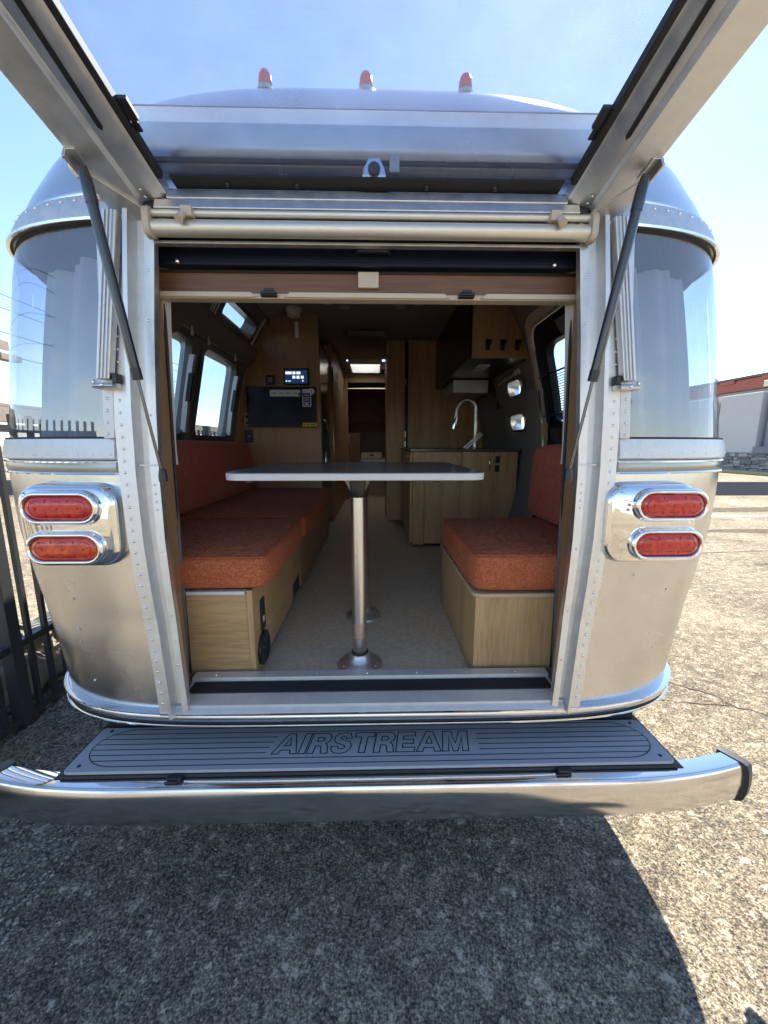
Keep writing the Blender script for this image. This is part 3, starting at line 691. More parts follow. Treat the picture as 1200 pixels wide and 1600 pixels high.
# roller screen tubes under the hatch
bm = NB(); tube(bm, [(-.515, -.034, 1.980), (.570, -.034, 1.980)], .0088, 16); rs_ = obj('roller_screen', bm, M['anod'], trailer, smooth=True, auto=50)
bm = NB(); tube(bm, [(-.515, -.032, 1.948), (.570, -.032, 1.948)], .0185, 24); obj('roller_housing', bm, M['anod'], rs_, smooth=True, auto=50)
for x in (-.523, .578):
    bm = NB(); prism(bm, rrect(-.056, -.010, 1.925, 1.993, .02), lambda y, z: (x-.008, y, z), lambda y, z: (x+.008, y, z)); obj('end_cap', bm, M['cream'], rs_, bevel=.002)
for x in (-.425, .480):
    bm = bx(x-.014, x+.014, -.054, -.026, 1.966, 1.990); cl = obj('roller_clip', bm, M['cream'], rs_, bevel=.003)
    bm = NB(); sgn = 1 if x > 0 else -1
    a0 = Vector((x+.006*sgn, -.055, 1.97)); d_ = Vector((.2*-sgn*-1, -.55, -.8)).normalized()
    tube(bm, [a0, a0+d_*.024], [.008, .010], 12); tube(bm, [a0+d_*.0241, a0+d_*.0243], [.006, .006], 10); obj('clip_peg', bm, M['cream'], cl, smooth=True, auto=50)
bm = bx(-.556, .590, -.010, .010, 1.925, 1.932); obj('head_frame', bm, M['frame'], trailer, bevel=.001)
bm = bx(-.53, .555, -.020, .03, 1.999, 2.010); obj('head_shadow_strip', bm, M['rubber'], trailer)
bm = bx(-.556, .590, .0101, .0459, 1.975, 2.03); obj('head_back', bm, M['frame'], trailer)

# ------------------------------------------------------------------ interior shell
FL = .62; CE = 2.46; INN = .11; YF = 6.3
def Wi(z): return Wz(z)-INN
bm = bx(-1.0, 1.0, .0965, YF, .585, FL); obj('cabin_floor', bm, M['floor'], trailer)
# left and right walls with window holes; cells on a (y, z) grid
wins = {-1: [('window', 1.00, 1.30, 1.475, 2.02), ('window', 1.44, 2.02, 1.475, 2.02), ('roof_window', .93, 1.30, 2.212, 2.318), ('roof_window', 1.46, 2.06, 2.212, 2.318)],
        1: [('porthole', 1.72, 1.98, 1.785, 1.885), ('porthole', 1.74, 2.02, 1.535, 1.645), ('door', .80, 1.42, .64, 2.13)]}
def Wc(z): return Wi(z) if z < 2.40 else Wi(2.40)*math.sqrt(max(0, 1-((z-2.40)/(CE-2.40))**2))**.9
for s in (-1, 1):
    ys = sorted({.88, YF} | {v for n_, a, b, c, d in wins[s] for v in (a, b)} | set(frange(2.2, YF, 5)))
    zs = sorted({FL, 2.40} | {v for n_, a, b, c, d in wins[s] for v in (c, d)} | set(frange(.7, 2.36, 24)))
    bm = NB()
    for y0, y1 in zip(ys, ys[1:]):
        for z0, z1 in zip(zs, zs[1:]):
            cy, cz = (y0+y1)/2, (z0+z1)/2
            if any(a < cy < b and c < cz < d for n_, a, b, c, d in wins[s]): continue
            vs = [bm.verts.new((s*Wi(z), y, z)) for y, z in ((y0, z0), (y1, z0), (y1, z1), (y0, z1))]
            bm.faces.new(vs)
    bmesh.ops.remove_doubles(bm, verts=bm.verts[:], dist=.0005)
    o = obj('side_wall_lining', bm, M['linerdark'], trailer, smooth=True); q = o.modifiers.new('t', 'SOLIDIFY'); q.thickness = .006; q.offset = 0
    # outer wall between window bands, outside the interior, with the same holes
    zs2 = sorted({1.373} | {v for n_, a, b, c, d in wins[s] for v in (c-.005, d+.005)} | set(frange(1.45, 2.2, 12)))
    zs2 = [z for z in zs2 if 1.37 < z < 2.05]
    ys2 = sorted({.96, YEND} | {v for n_, a, b, c, d in wins[s] for v in (a-.02, b+.10)})
    ys2 = [y for y in ys2 if y >= .96]
    bm = NB()
    for y0, y1 in zip(ys2, ys2[1:]):
        for z0, z1 in zip(zs2, zs2[1:]):
            cy, cz = (y0+y1)/2, (z0+z1)/2
            if any(a-.03 < cy < b+.11 and c-.01 < cz < d+.01 and n_ != 'door' for n_, a, b, c, d in wins[s]): continue
            if s > 0 and any(n_ == 'door' and a < cy < b and 1.5 < cz < 2.0 for n_, a, b, c, d in wins[s]): continue
            bm.faces.new([bm.verts.new((s*Wz(z), y, z)) for y, z in ((y0, z0), (y1, z0), (y1, z1), (y0, z1))])
    bmesh.ops.remove_doubles(bm, verts=bm.verts[:], dist=.0005)
    o = obj('side_skin_panel', bm, M['skin'], trailer, smooth=True); q = o.modifiers.new('t', 'SOLIDIFY'); q.thickness = .005; q.offset = 0
# ceiling
bm = NB(); P = []
for y in [.88, 1.0, 1.2, 2, 3, 3.9, 4.5, 5.4, YF]:
    row = []
    for k in range(21):
        a = -1+2*k/20; x = a*Wi(2.40); z = 2.40+(CE-2.40)*math.sqrt(max(0, 1-abs(a)**2.2)); row.append(Vector((x*(1 if y > .5 else .85), y, z)))
    P.append(row)
vs = grid(bm, P)
kill = [f for f in bm.faces if 3.9 < f.calc_center_median().y < 4.5 and -.30 < f.calc_center_median().x < .16]
bmesh.ops.delete(bm, geom=kill, context='FACES')
o = obj('cabin_ceiling', bm, M['ceil'], trailer, smooth=True)
# side windows of the left wall
def onwall(s, y, z, off=0): return Vector((s*(Wi(z)-off), y, z))
for n_, a, b, c, d in wins[-1]:
    s = -1
    rw = n_ == 'roof_window'
    # frame ring with rounded inner corners, following the wall curve
    outer = rrect(a-.035, b+.035, c-.025, d+.02, .03, 5); inner = rrect(a+.012, b-.012, c+.01, d-.006, .045 if not rw else .03, 5)
    up_ = .042 if rw else 0
    def pp(y, z, f): return Vector((s*lerp(Wi(z), Wz(z+up_), f), y, z+up_*f))
    fp = .95 if rw else .30
    bm = NB(); A0 = [bm.verts.new(onwall(s, y, z, .006)) for y, z in outer]; B0 = [bm.verts.new(onwall(s, y, z, .010)) for y, z in inner]
    C0 = [bm.verts.new(pp(y, z, fp)) for y, z in inner]; D0 = [bm.verts.new(onwall(s, y, z, -.01)) for y, z in outer]
    ex = [(y+(.10 if y > (a+b)/2 else -.02), z+(0 if rw else (.01 if z > (c+d)/2 else -.01))) for y, z in inner]
    E0 = [bm.verts.new(pp(y, z, 1.02)) for y, z in (inner if rw else ex)]
    m_ = len(outer)
    for r0, r1 in ((A0, B0), (B0, C0), (D0, A0), (C0, E0)):
        for k in range(m_): bm.faces.new((r0[k], r0[(k+1) % m_], r1[(k+1) % m_], r1[k]))
    wf = obj('roof_window' if rw else 'side_window', bm, M['winframe'], trailer, smooth=True, auto=40)
    bm = NB(); P = [[pp(y, z, fp-.02) for y in (a+.004, b-.004)] for z in frange(c+.004, d-.002, 8)]; grid(bm, P); obj('window_pane', bm, M['sideglass'], wf, smooth=True)
    if not rw:
        bm = NB(); P = [[onwall(s, y, z, -.012) for y in (a, b)] for z in frange(c, d, 8)]; grid(bm, P); obj('window_screen', bm, M['winscreen'], wf, smooth=True)
        bm = NB(); box(bm, -1, 1, 0, 1, 0, 1) if False else None
        for (ya) in (b+.002,):
            loft(bm, [[onwall(s, yy, z, o_) for yy, o_ in ((ya-.018, .03), (ya+.012, .03), (ya+.012, .0), (ya-.018, .0))] for z in frange(c+.02, d-.08, 8)])
        obj('latch_channel', bm, M['band'], wf, smooth=True, auto=40)
        bm = NB()
        loft(bm, [[onwall(s, yy, z, o_) for yy, o_ in ((b-.03, .045), (b-.008, .045), (b-.008, .02), (b-.03, .02))] for z in frange(c+.20, c+.36, 4)])
        obj('window_latch', bm, M['plastic'], wf)
    else:
        bm = NB(); loft(bm, [[onwall(s, yy, z, o_) for z, o_ in ((c+.002, .012), (c+.014, .012), (c+.014, -.02), (c+.002, -.02))] for yy in (a+.03, b-.03)]); obj('shade_rail', bm, M['white'], wf)
# curved ribs beside the roof windows
bm = NB()
for y in (.90, 1.345, 1.375, 1.41, 2.10, 2.13):
    tube(bm, [onwall(-1, y, z, .004) for z in frange(2.17, 2.39, 14)], .006, 6)
obj('ceiling_rib', bm, M['liner'], trailer, smooth=True, kind='stuff')
# shade valance along the left wall above the windows
bm = NB(); loft(bm, [[onwall(-1, y, z, o_) for z, o_ in ((2.045, .004), (2.045, .03), (2.09, .055), (2.165, .045), (2.19, .004))] for y in frange(.89, 2.2, 12)])
vl = obj('window_valance', bm, M['linerdark'], trailer, smooth=True, auto=40)
bm = NB(); tube(bm, [onwall(-1, y, 2.19, .01) for y in (.89, 2.2)], .005, 8); tube(bm, [onwall(-1, y, 2.045, .032) for y in (.89, 2.2)], .004, 8); obj('valance_trim', bm, M['liner'], vl, smooth=True)
for y in (1.16, 1.37, 1.82):
    bm = NB(); p = onwall(-1, y, 2.035, .05); lathe(bm, [(.003, .03), (.004, .012), (.008, -.004), (.009, -.022), (.0005, -.023)], p, 10); obj('shade_pull', bm, M['white'], trailer, smooth=True)

# rear interior corner returns (behind the curtains, beside the opening)
for s in (-1, 1):
    bm = NB(); grid(bm, [[Sf(s, p, z, .095) for p in frange(phX(.60, z, .095), 90, 30)] for z in frange(.625, 1.40, 12)]); obj('rear_wall_lining', bm, M['linerdark'], trailer, smooth=True)
    bm = NB(); rows = []
    for off, z in ((.007, 1.990), (.04, 1.945), (.12, 1.925), (.22, 1.965), (.24, 2.02)):
        rows.append([Sf(s, p, z, off) for p in frange(phX(.62, z, off), 90, 30)])
    grid(bm, rows); obj('curtain_pelmet', bm, M['linerdark'], trailer, smooth=True)
bm = NB(); rows = []
for z in frange(2.02, 2.40, 9):
    rows.append([Sf(-1, p, z, .10) for p in frange(90, 0, 30)] + [Sf(1, p, z, .10) for p in frange(0, 90, 30)[1:]])
rows.append([Vector((p.x*.9, lerp(p.y, .9, .3), 2.425)) for p in rows[-1]])
G = grid(bm, rows); l_ = G[-1]
for i in range(len(l_)//2):
    try: bm.faces.new((l_[i], l_[i+1], l_[len(l_)-2-i], l_[len(l_)-1-i]))
    except ValueError: pass
obj('rear_ceiling', bm, M['ceil'], trailer, smooth=True)

# partition end wall on the left with curved edge
def arcpoly(y, x_right, z0, z1=CE, s=-1, off=.004):
    pts = [(x_right, z0)]; 
    zt = 2.40
    pts += [(s*(Wi(z)-off), z) for z in frange(z0, zt, 26)]
    k = abs(x_right)
    for i in range(1, 14):
        a = 1-(1-k/Wi(zt))*i/13; x = a*Wi(zt); z = zt+(CE-zt)*math.sqrt(max(0, 1-abs(a)**2.2)); pts.append((s*x, z-.002))
    return pts
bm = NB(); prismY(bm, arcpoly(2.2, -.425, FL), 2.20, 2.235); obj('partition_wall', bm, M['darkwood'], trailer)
bm = NB(); tube(bm, [(-(Wi(z)-.008), 2.197, z) for z in frange(1.3, 2.40, 24)] + [(-(1-(1-.425/Wi(2.4))*i/13)*Wi(2.4), 2.197, 2.395+(CE-2.40)*math.sqrt(max(0, 1-abs(1-(1-.425/Wi(2.4))*i/13)**2.2))) for i in range(1, 14)], .006, 6); obj('partition_edge_trim', bm, M['darkwood'], trailer, smooth=True)

# ------------------------------------------------------------------ lintel over the opening
bm = bx(-.570, .604, .046, .105, 1.908, 1.985); lt = obj('shade_cassette', bm, M['navy'], trailer, bevel=.003)
bm = bx(-.568, .602, .040, .050, 1.897, 1.907); obj('cassette_lip', bm, M['navy'], lt, bevel=.002)
bm = NB(); tube(bm, [(-.018, .038, 1.929), (-.010, .024, 1.929), (.06, .024, 1.929), (.072, .038, 1.929)], .007, 10); obj('pull_handle', bm, M['plastic'], lt, smooth=True)
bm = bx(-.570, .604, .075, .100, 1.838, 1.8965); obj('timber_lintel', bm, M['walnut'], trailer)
bm = bx(-.568, .602, .070, .074, 1.890, 1.8965); obj('lintel_brush_strip', bm, M['rubber'], trailer)
bm = bx(-.016, .042, .062, .0745, 1.852, 1.893); obj('motion_sensor', bm, M['cream'], trailer, bevel=.003)
# cream moulding with recesses round the latches
bm = NB(); box(bm, -.568, .602, .064, .1005, 1.822, 1.836); mo = obj('cream_moulding', bm, M['cream'], trailer, bevel=.003)
for x0, x1 in ((-.568, -.315), (-.205, .225), (.345, .602)):
    bm = NB(); prismY(bm, [(x0, 1.824), (x1, 1.824), (x1+(.018 if x1 < .5 else 0), 1.8255), (x1, 1.8375), (x0, 1.8375), (x0-(.018 if x0 > -.5 else 0), 1.8255)], .058, .064); obj('moulding_raised', bm, M['cream'], mo, bevel=.002)
for x in (-.262, .286):
    bm = NB(); box(bm, x-.022, x+.022, .046, .0635, 1.824, 1.836); box(bm, x-.012, x+.014, .046, .060, 1.836, 1.843); box(bm, x-.018, x+.02, .040, .047, 1.827, 1.832)
    obj('hatch_latch', bm, M['plastic'], trailer, bevel=.0015)
for x in (-.495, .520):
    bm = NB(); lathe(bm, [(.006, 0), (.006, .008), (.003, .010), (.0004, .010)], (x, .040, 1.902), 10, (0, -1, 0)); obj('chrome_stud', bm, M['chrome'], trailer, smooth=True)

# ------------------------------------------------------------------ bumper and step
def bumper_path():
    pts = []
    for x in frange(-1.090, 1.135, 71):
        e = max(0, (abs(x-XC)-.66)/.46); pts.append((x, .049*e**2.4, math.copysign(R(16)*e**5, x)))
    return pts
pts = bumper_path()
def sweep(prof, path):
    rings = []
    for i, (x, y, ex) in enumerate(path):
        a = Vector(path[max(i-1, 0)][:2]); b = Vector(path[min(i+1, len(path)-1)][:2]); t_ = (b-a).normalized(); t_.rotate(Matrix.Rotation(ex, 2)) if ex else None; nrm = Vector((-t_.y, t_.x))
        yb = -.14
        rings.append([Vector((x+nrm.x*(p-yb), y+yb+nrm.y*(p-yb), z)) for p, z in prof])
    return rings
profb = [(-.112, .4720), (-.158, .4715), (-.1635, .4695), (-.1675, .463), (-.1715, .445), (-.174, .412), (-.172, .380), (-.166, .358), (-.150, .345), (-.112, .340), (-.112, .346)]
bm = NB(); loft(bm, sweep(profb, pts)); bumper = obj('rear_bumper', bm, M['bumper'], trailer, smooth=True, auto=35)
bm = NB(); loft(bm, sweep([(-.1125, .4722), (-.155, .4718), (-.1575, .4730), (-.152, .4745), (-.1125, .4748)], pts)); obj('bumper_top_plate', bm, M['bumper_top'], bumper, smooth=True, auto=35)
for s in (-1, 1):
    i = len(pts)-1 if s > 0 else 0; j = i-s
    x, y, ex = pts[i]; t_ = (Vector(pts[i][:2])-Vector(pts[j][:2])).normalized(); t_.rotate(Matrix.Rotation(ex, 2)); nrm = Vector((-t_.y, t_.x))*s
    cprof = [(-.095, .480), (-.160, .479), (-.172, .475), (-.177, .466), (-.181, .444), (-.183, .411), (-.181, .377), (-.174, .353), (-.160, .340), (-.095, .334)]
    rings = [[Vector((x+t_.x*d+nrm.x*(p+.14), y-.14+t_.y*d+nrm.y*(p+.14), z)) for p, z in [(lerp(-.14, p, k), lerp(.42, z, k)) for p, z in cprof]] for d, k in ((-.014, .965), (.0, .965), (.012, .95), (.020, .90))]
    bm = NB(); loft(bm, rings); obj('bumper_end_cap', bm, M['capgrey'], bumper, smooth=True, auto=35)

step = None
bm = NB(); prismZ(bm, [(-.878, -.130), (.926, -.130), (.926, .058), (-.878, .058)], .4765, .4865); step = obj('storage_step', bm, M['padside'], trailer, bevel=.003)
bm = bx(-.895, .943, -.128, .10, .4755, .4763); obj('step_tray', bm, M['padside'], step, bevel=.003)
bm = bx(-.86, .91, .06, .20, .47, .570); obj('step_back_panel', bm, M['padside'], step)
bm = NB(); prismZ(bm, rrect(-.872, .920, -.126, .052, .016), .4866, .4965); obj('step_pad', bm, M['pad'], step, bevel=.003)
for x in (-.545, .578):
    bm = NB(); box(bm, x-.020, x+.020, -.146, -.1305, .4755, .490); box(bm, x-.026, x+.012, -.150, -.1462, .476, .482); obj('step_latch', bm, M['plastic'], step, bevel=.003)
PX0, PX1, PY0, PY1, PZ = -.845, .893, -.108, .040, .4968
YCm, YH = (PY0+PY1)/2, (PY1-PY0)/2
def ribbon(bm, pts, w_, z, closed=False):
    n = len(pts); V_ = []
    for i, p in enumerate(pts):
        a = Vector(pts[(i-1) % n] if closed or i > 0 else pts[0]); b = Vector(pts[(i+1) % n] if closed or i < n-1 else pts[-1])
        p = Vector(p); d1 = (p-a); d2 = (b-p)
        if d1.length < 1e-9: d1 = d2
        if d2.length < 1e-9: d2 = d1
        d1 = d1.normalized(); d2 = d2.normalized(); n1 = Vector((-d1.y, d1.x)); n2 = Vector((-d2.y, d2.x)); m_ = n1+n2
        m_ = m_.normalized() if m_.length > 1e-6 else n1; k = w_/2/max(.45, m_.dot(n1))
        V_.append([bm.verts.new((p.x+m_.x*k, p.y+m_.y*k, z)), bm.verts.new((p.x-m_.x*k, p.y-m_.y*k, z))])
    for i in range(n if closed else n-1):
        a, b = V_[i], V_[(i+1) % n]; bm.faces.new((a[0], a[1], b[1], b[0]))
ell = []
for k in range(17): a = R(90+180*k/16); ell.append((PX0+.10+.10*math.cos(a), YCm+YH*math.sin(a)))
for k in range(17): a = R(-90+180*k/16); ell.append((PX1-.10+.10*math.cos(a), YCm+YH*math.sin(a)))
bm = NB(); ribbon(bm, ell, .0030, PZ, True); obj('border_groove', bm, M['black'], step)
def ellx(y): return .10*math.sqrt(max(0, 1-((y-YCm)/YH)**2))
TX0, TX1, TY0, TY1 = -.290, .335, -.072, .010
for k in range(1, 7):
    y = PY0+(PY1-PY0)*k/7
    l_, r_ = PX0+.10-ellx(y), PX1-.10+ellx(y)
    segs = [(l_, r_)] if not (TY0-.008 < y < TY1+.006) else [(l_, TX0-.02+(y-TY0)*.35), (TX1+.012+(y-TY0)*.1, r_)]
    for a, b in segs: bm = NB(); ribbon(bm, [(a, y), (b, y)], .0030, PZ+.00003); obj('deck_groove', bm, M['black'], step)
bm = NB()
for x, y in ((-.835, .035), (-.838, -.103), (.885, .035), (.887, -.103)): lathe(bm, [(.0055, -.002), (.0055, .0009), (.0003, .0009)], (x, y, .4962), 12)
obj('pad_screw', bm, M['black'], step)
# lettering AIRSTREAM, outlined slanted capitals, drawn on a 7-unit high grid
G_ = {
 'A': (8.6, [[(0, 0), (3.1, 7), (5.5, 7), (8.6, 0), (6.4, 0), (5.95, 1.25), (2.65, 1.25), (2.2, 0)], [(3.2, 2.75), (5.4, 2.75), (4.3, 5.5)]]),
 'I': (2.3, [[(0, 0), (0, 7), (2.2, 7), (2.2, 0)]]),
 'R': (7.2, [[(0, 0), (0, 7), (4.6, 7), (6.0, 6.7), (6.8, 5.9), (6.9, 4.9), (6.4, 3.9), (5.4, 3.3), (6.2, 2.8), (6.6, 1.8), (7.1, 0), (4.8, 0), (4.4, 1.7), (3.8, 2.4), (2.2, 2.5), (2.2, 0)], [(2.2, 4.1), (2.2, 5.5), (4.0, 5.5), (4.7, 4.8), (4.0, 4.1)]]),
 'S': (7.0, [[(0, 2.2), (2.1, 2.3), (2.6, 1.5), (3.8, 1.35), (4.8, 1.7), (4.6, 2.4), (3.3, 2.9), (1.5, 3.4), (.4, 4.4), (.4, 5.6), (1.4, 6.7), (3.5, 7.15), (5.7, 6.8), (6.6, 5.0), (4.6, 4.9), (4.2, 5.5), (3.4, 5.75), (2.5, 5.4), (2.8, 4.8), (4.4, 4.3), (6.2, 3.7), (7.0, 2.5), (6.6, 1.1), (5.5, .2), (3.6, -.15), (1.4, .1), (.3, 1.0)]]),
 'T': (7.0, [[(2.4, 0), (2.4, 5.4), (0, 5.4), (0, 7), (7.0, 7), (7.0, 5.4), (4.6, 5.4), (4.6, 0)]]),
 'E': (6.6, [[(0, 0), (0, 7), (6.4, 7), (6.4, 5.5), (2.2, 5.5), (2.2, 4.3), (6.0, 4.3), (6.0, 2.8), (2.2, 2.8), (2.2, 1.5), (6.5, 1.5), (6.5, 0)]]),
 'M': (9.2, [[(0, 0), (0, 7), (3.0, 7), (4.5, 2.6), (6.0, 7), (9.0, 7), (9.0, 0), (6.9, 0), (6.9, 5.0), (5.3, 0), (3.7, 0), (2.1, 5.0), (2.1, 0)]]),
}
wtot = sum(G_[c][0] for c in 'AIRSTREAM') + .55*8
sx_ = (TX1-TX0-.02)/wtot; sy_ = (TY1-TY0)/7; cx_ = 0
for c in 'AIRSTREAM':
    bm = NB()
    for loop in G_[c][1]:
        ribbon(bm, [(TX0 + (cx_+u)*sx_ + v*sy_*.16, TY0 + v*sy_) for u, v in loop], .0034, PZ+.00006, True)
    obj('letter_outline', bm, M['black'], step); cx_ += G_[c][0]+.55

# ------------------------------------------------------------------ curtains (things)
def curtain(name, s, ph0, ph1, label):
    bm = NB(); rows = []
    N_ = 150
    for z in frange(1.36, 1.965, 14):
        row = []
        spread = lerp(1.0, .90, (z-1.36)/.6)
        for i in range(N_):
            t_ = i/(N_-1); p = lerp(ph0, ph1, t_)
            wv = .022*math.sin(t_*26+.5*math.sin(t_*9)+z*1.2) + .010*math.sin(t_*61+z*2)
            o_ = .085 + wv*(.7+.3*(1.96-z))
            q_ = Sf(s, p, 1.6, o_); k = (Wz(z)/Wz(1.6)); row.append(Vector((q_.x*k, q_.y, z)))
        rows.append(row)
    grid(bm, rows); o = obj(name, bm, M['curtain'], None, smooth=True, label=label, cat='curtain', group='curtains behind the corner windows')
    return o
c1 = curtain('curtain', -1, phX(.60, 1.6, .085), 69, 'pale grey curtain hanging behind the left corner window beside the blue glass edge')
c2 = curtain('curtain', 1, phX(.60, 1.6, .085), 61, 'pale grey curtain hanging behind the right corner window near the tree reflection')
for s in (-1, 1):
    bm = NB(); tube(bm, [Sf(s, p, 1.95, .085)+Vector((0, 0, .02)) for p in frange(phX(.62, 1.95, .085), 86, 30)], .006, 8); obj('curtain_rail', bm, M['white'], trailer, smooth=True)

# ------------------------------------------------------------------ furniture inside
def cushion(name, x0, x1, y0, y1, z0, z1, m, label, cat='seat cushion', group=None, puff=.012, rad=.03, seams=True, tilt=None):
    nx, ny, nz = 14, 14, 8
    bm = NB(); bmesh.ops.create_cube(bm, size=1); bmesh.ops.subdivide_edges(bm, edges=bm.edges[:], cuts=9, use_grid_fill=True)
    X, Y, Z = (x1-x0)/2, (y1-y0)/2, (z1-z0)/2; c = Vector(((x0+x1)/2, (y0+y1)/2, (z0+z1)/2))
    for v in bm.verts:
        u = v.co*2; p = Vector((u.x*X, u.y*Y, u.z*Z))
        inn = Vector((max(-X+rad, min(X-rad, p.x)), max(-Y+rad, min(Y-rad, p.y)), max(-Z+rad, min(Z-rad, p.z))))
        d = p-inn
        if d.length > 1e-6: p = inn + d.normalized()*rad if (abs(d.x) > 1e-6)+(abs(d.y) > 1e-6)+(abs(d.z) > 1e-6) > 1 else p
        f = lambda t: max(0, 1-t*t)
        if abs(u.z) > .999: p.z += math.copysign(puff*f(u.x)*f(u.y), u.z)*(1 if u.z > 0 else .0)
        if abs(u.x) > .999: p.x += math.copysign(puff*.5*f(u.y)*f(u.z), u.x)
        if abs(u.y) > .999: p.y += math.copysign(puff*.5*f(u.x)*f(u.z), u.y)
        v.co = p
    if tilt:
        for v in bm.verts: v.co.x += tilt*(v.co.z/Z)
    o = obj(name, bm, m, None, smooth=True, label=label, cat=cat, group=group, loc=c)
    sdm = o.modifiers.new('s', 'SUBSURF'); sdm.levels = 1; sdm.render_levels = 1
    if seams:
        r = rad*.30; bm = NB()
        pts = [(x, y, Z-r*.9+.0) for x, y in rrect(-X+r, X-r, -Y+r, Y-r, rad*.6)]
        if tilt: pts = [(x+tilt*(z/Z), y, z) for x, y, z in pts]
        tube(bm, pts+[pts[0]], .0022, 6, cap=False); obj('piping', bm, m, o, smooth=True)
        if x1 < 0 and not tilt:
            bm = NB(); tube(bm, [(X*.25, y, Z+puff*max(0, 1-(y/Y)**2)*.9-.0003) for y in frange(-Y+rad, Y-rad, 9)], .0014, 5); obj('stitch_line', bm, m, o, smooth=True)
    return o
cushion('seat_cushion', .352, .90, .098, .760, .932, 1.072, M['orange'], 'single wide orange cushion on the right dinette bench', group=None)
lb = ['near orange cushion of the long left bench, lit at its front edge', 'middle orange cushion of the long left bench', 'far orange cushion of the long left bench below the black television']
for (y0, y1), l_ in zip(((.090, .770), (.774, 1.200), (1.204, 2.12)), lb):
    cushion('seat_cushion', -.86 if y0 < .5 else -1.06, -.322, y0, y1, .950, 1.072, M['orange'], l_, group='cushions along the left bench')
cushion('backrest_cushion', -1.07, -.955, .42, 2.12, 1.075, 1.435, M['rust'], 'long rust red backrest cushion leaning under the left windows', cat='backrest cushion', tilt=-.035)
cushion('backrest_cushion', .800, .885, .095, .82, 1.078, 1.415, M['rust'], 'rust red backrest cushion standing at the right bench by the kitchen counter', cat='backrest cushion', tilt=.012)

bench = thing('bench_seat', 'long oak bench base along the left wall with speaker and outlet', 'bench', loc=(-.7, .1, FL))
def P_(o, parent):  # keep world placement under a thing at a location
    o.matrix_parent_inverse = Matrix.Translation(-Vector(parent.location)); return o
def part(name, bm, m, parent, **k): return P_(obj(name, bm, m, parent, **k), parent)
part('end_panel', bx(-.84, -.398, .112, .128, FL+.001, .935), M['woodh'], bench)
part('corner_post', bx(-.3975, -.378, .108, .128, FL+.001, .9485), M['wood'], bench, bevel=.003)
part('seat_board', bx(-.84, -.400, .100, .128, .9355, .9485), M['white'], bench, bevel=.004)
ys_ = [.1285, .262, .72, .93, 1.36, 1.79, 2.19]
for i, (a, b) in enumerate(zip(ys_, ys_[1:])):
    z0 = FL+.03
    if i == 2:
        part('front_panel', bx(-.392, -.380, a+.0015, b-.0015, FL+.12, .948), M['woody'], bench)
    else:
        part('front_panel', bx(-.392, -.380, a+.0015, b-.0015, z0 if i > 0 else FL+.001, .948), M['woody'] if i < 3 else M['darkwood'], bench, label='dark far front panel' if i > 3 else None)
part('toe_board', bx(-.420, -.405, .14, 2.19, FL+.001, FL+.029), M['black'], bench)
part('floor_vent', bx(-.398, -.388, .74, .915, FL+.035, FL+.115), M['plastic'], bench)
bm = bx(-.3795, -.3740, .185, .232, .765, .880); op = part('outlet_plate', bm, M['plastic'], bench, bevel=.002)
bm = bx(-.3738, -.3728, .200, .216, .795, .815)
part('outlet_socket', bm, M['white'], bench)
bm = NB(); lathe(bm, [(.060, 0), (.060, .010), (.050, .014), (.040, .008), (.014, .004), (.012, .010), (.0005, .012)], (-.3795, .196, .700), 28, (1, 0, 0)); part('floor_speaker', bm, M['plastic'], bench, smooth=True, auto=50)
for y in (1.30, 1.42):
    part('panel_knob', bx(-.379, -.368, y, y+.03, .90, .912), M['chrome'], bench, bevel=.003)

seatb = thing('dinette_bench_base', 'short oak dinette bench base under the single right cushion', 'bench', loc=(.7, .12, FL))
part('end_panel', bx(.3805, .86, .112, .128, FL+.001, .916), M['wood'], seatb)
part('side_panel', bx(.366, .380, .1125, .775, FL+.001, .916), M['wood'], seatb)
bm = NB(); prismZ(bm, rrect(.355, .86, .104, .79, .03), .9165, .931); part('seat_board', bm, M['edge'], seatb, bevel=.004)

# table
table = thing('dinette_table', 'slim dinette table with dark top on one shiny aluminium post', 'table', loc=(-.03, .2, FL))
TZ0, TZ1 = 1.318, 1.3385
bm = NB(); prismZ(bm, rrect(-.416, .360, .012, .72, .055, 8), TZ0, TZ1); part('table_edge', bm, M['tableedge'], table, bevel=.003)
bm = NB(); prismZ(bm, rrect(-.4135, .3575, .0145, .7175, .053, 8), TZ1+.0002, TZ1+.0022); part('tabletop', bm, M['tabletop'], table)
def leg(x, y, fl_label=None):
    bm = NB(); lathe(bm, [(.026, 0), (.026, .585)], (x, y, FL+.045), 28); lg = part('leg', bm, M['steel'], table, smooth=True, auto=50)
    bm = NB(); lathe(bm, [(.030, 0), (.034, .005), (.038, .03), (.040, .066), (.06, .068), (.06, .072)], (x, y, TZ0-.0725), 24); o = obj('leg_socket', bm, M['plastic'], lg, smooth=True, auto=40); 
    bm = NB()
    for a in (0, 90, 180, 270):
        T = Matrix.Translation(Vector((x, y, 0))) @ Matrix.Rotation(R(a+45), 4, 'Z'); prs = [Vector((.036, -.002, TZ0-.05)), Vector((.036, -.002, TZ0-.001)), Vector((.068, -.002, TZ0-.001))]
        v0 = [bm.verts.new(T@p) for p in prs]; v1 = [bm.verts.new(T@(p+Vector((0, .004, 0)))) for p in prs]
        bm.faces.new(v0); bm.faces.new(v1[::-1])
        for k in range(3): bm.faces.new((v0[k], v0[(k+1) % 3], v1[(k+1) % 3], v1[k]))
    obj('socket_fin', bm, M['steel'], lg)
    return lg
def base(x, y, parent, rr=.082):
    bm = NB(); lathe(bm, [(rr, 0), (rr, .005), (rr*.93, .011), (rr*.62, .021), (.040, .030), (.031, .046), (.031, .050)], (x, y, FL+.0005), 36)
    return bm
lg = leg(-.029, .205)
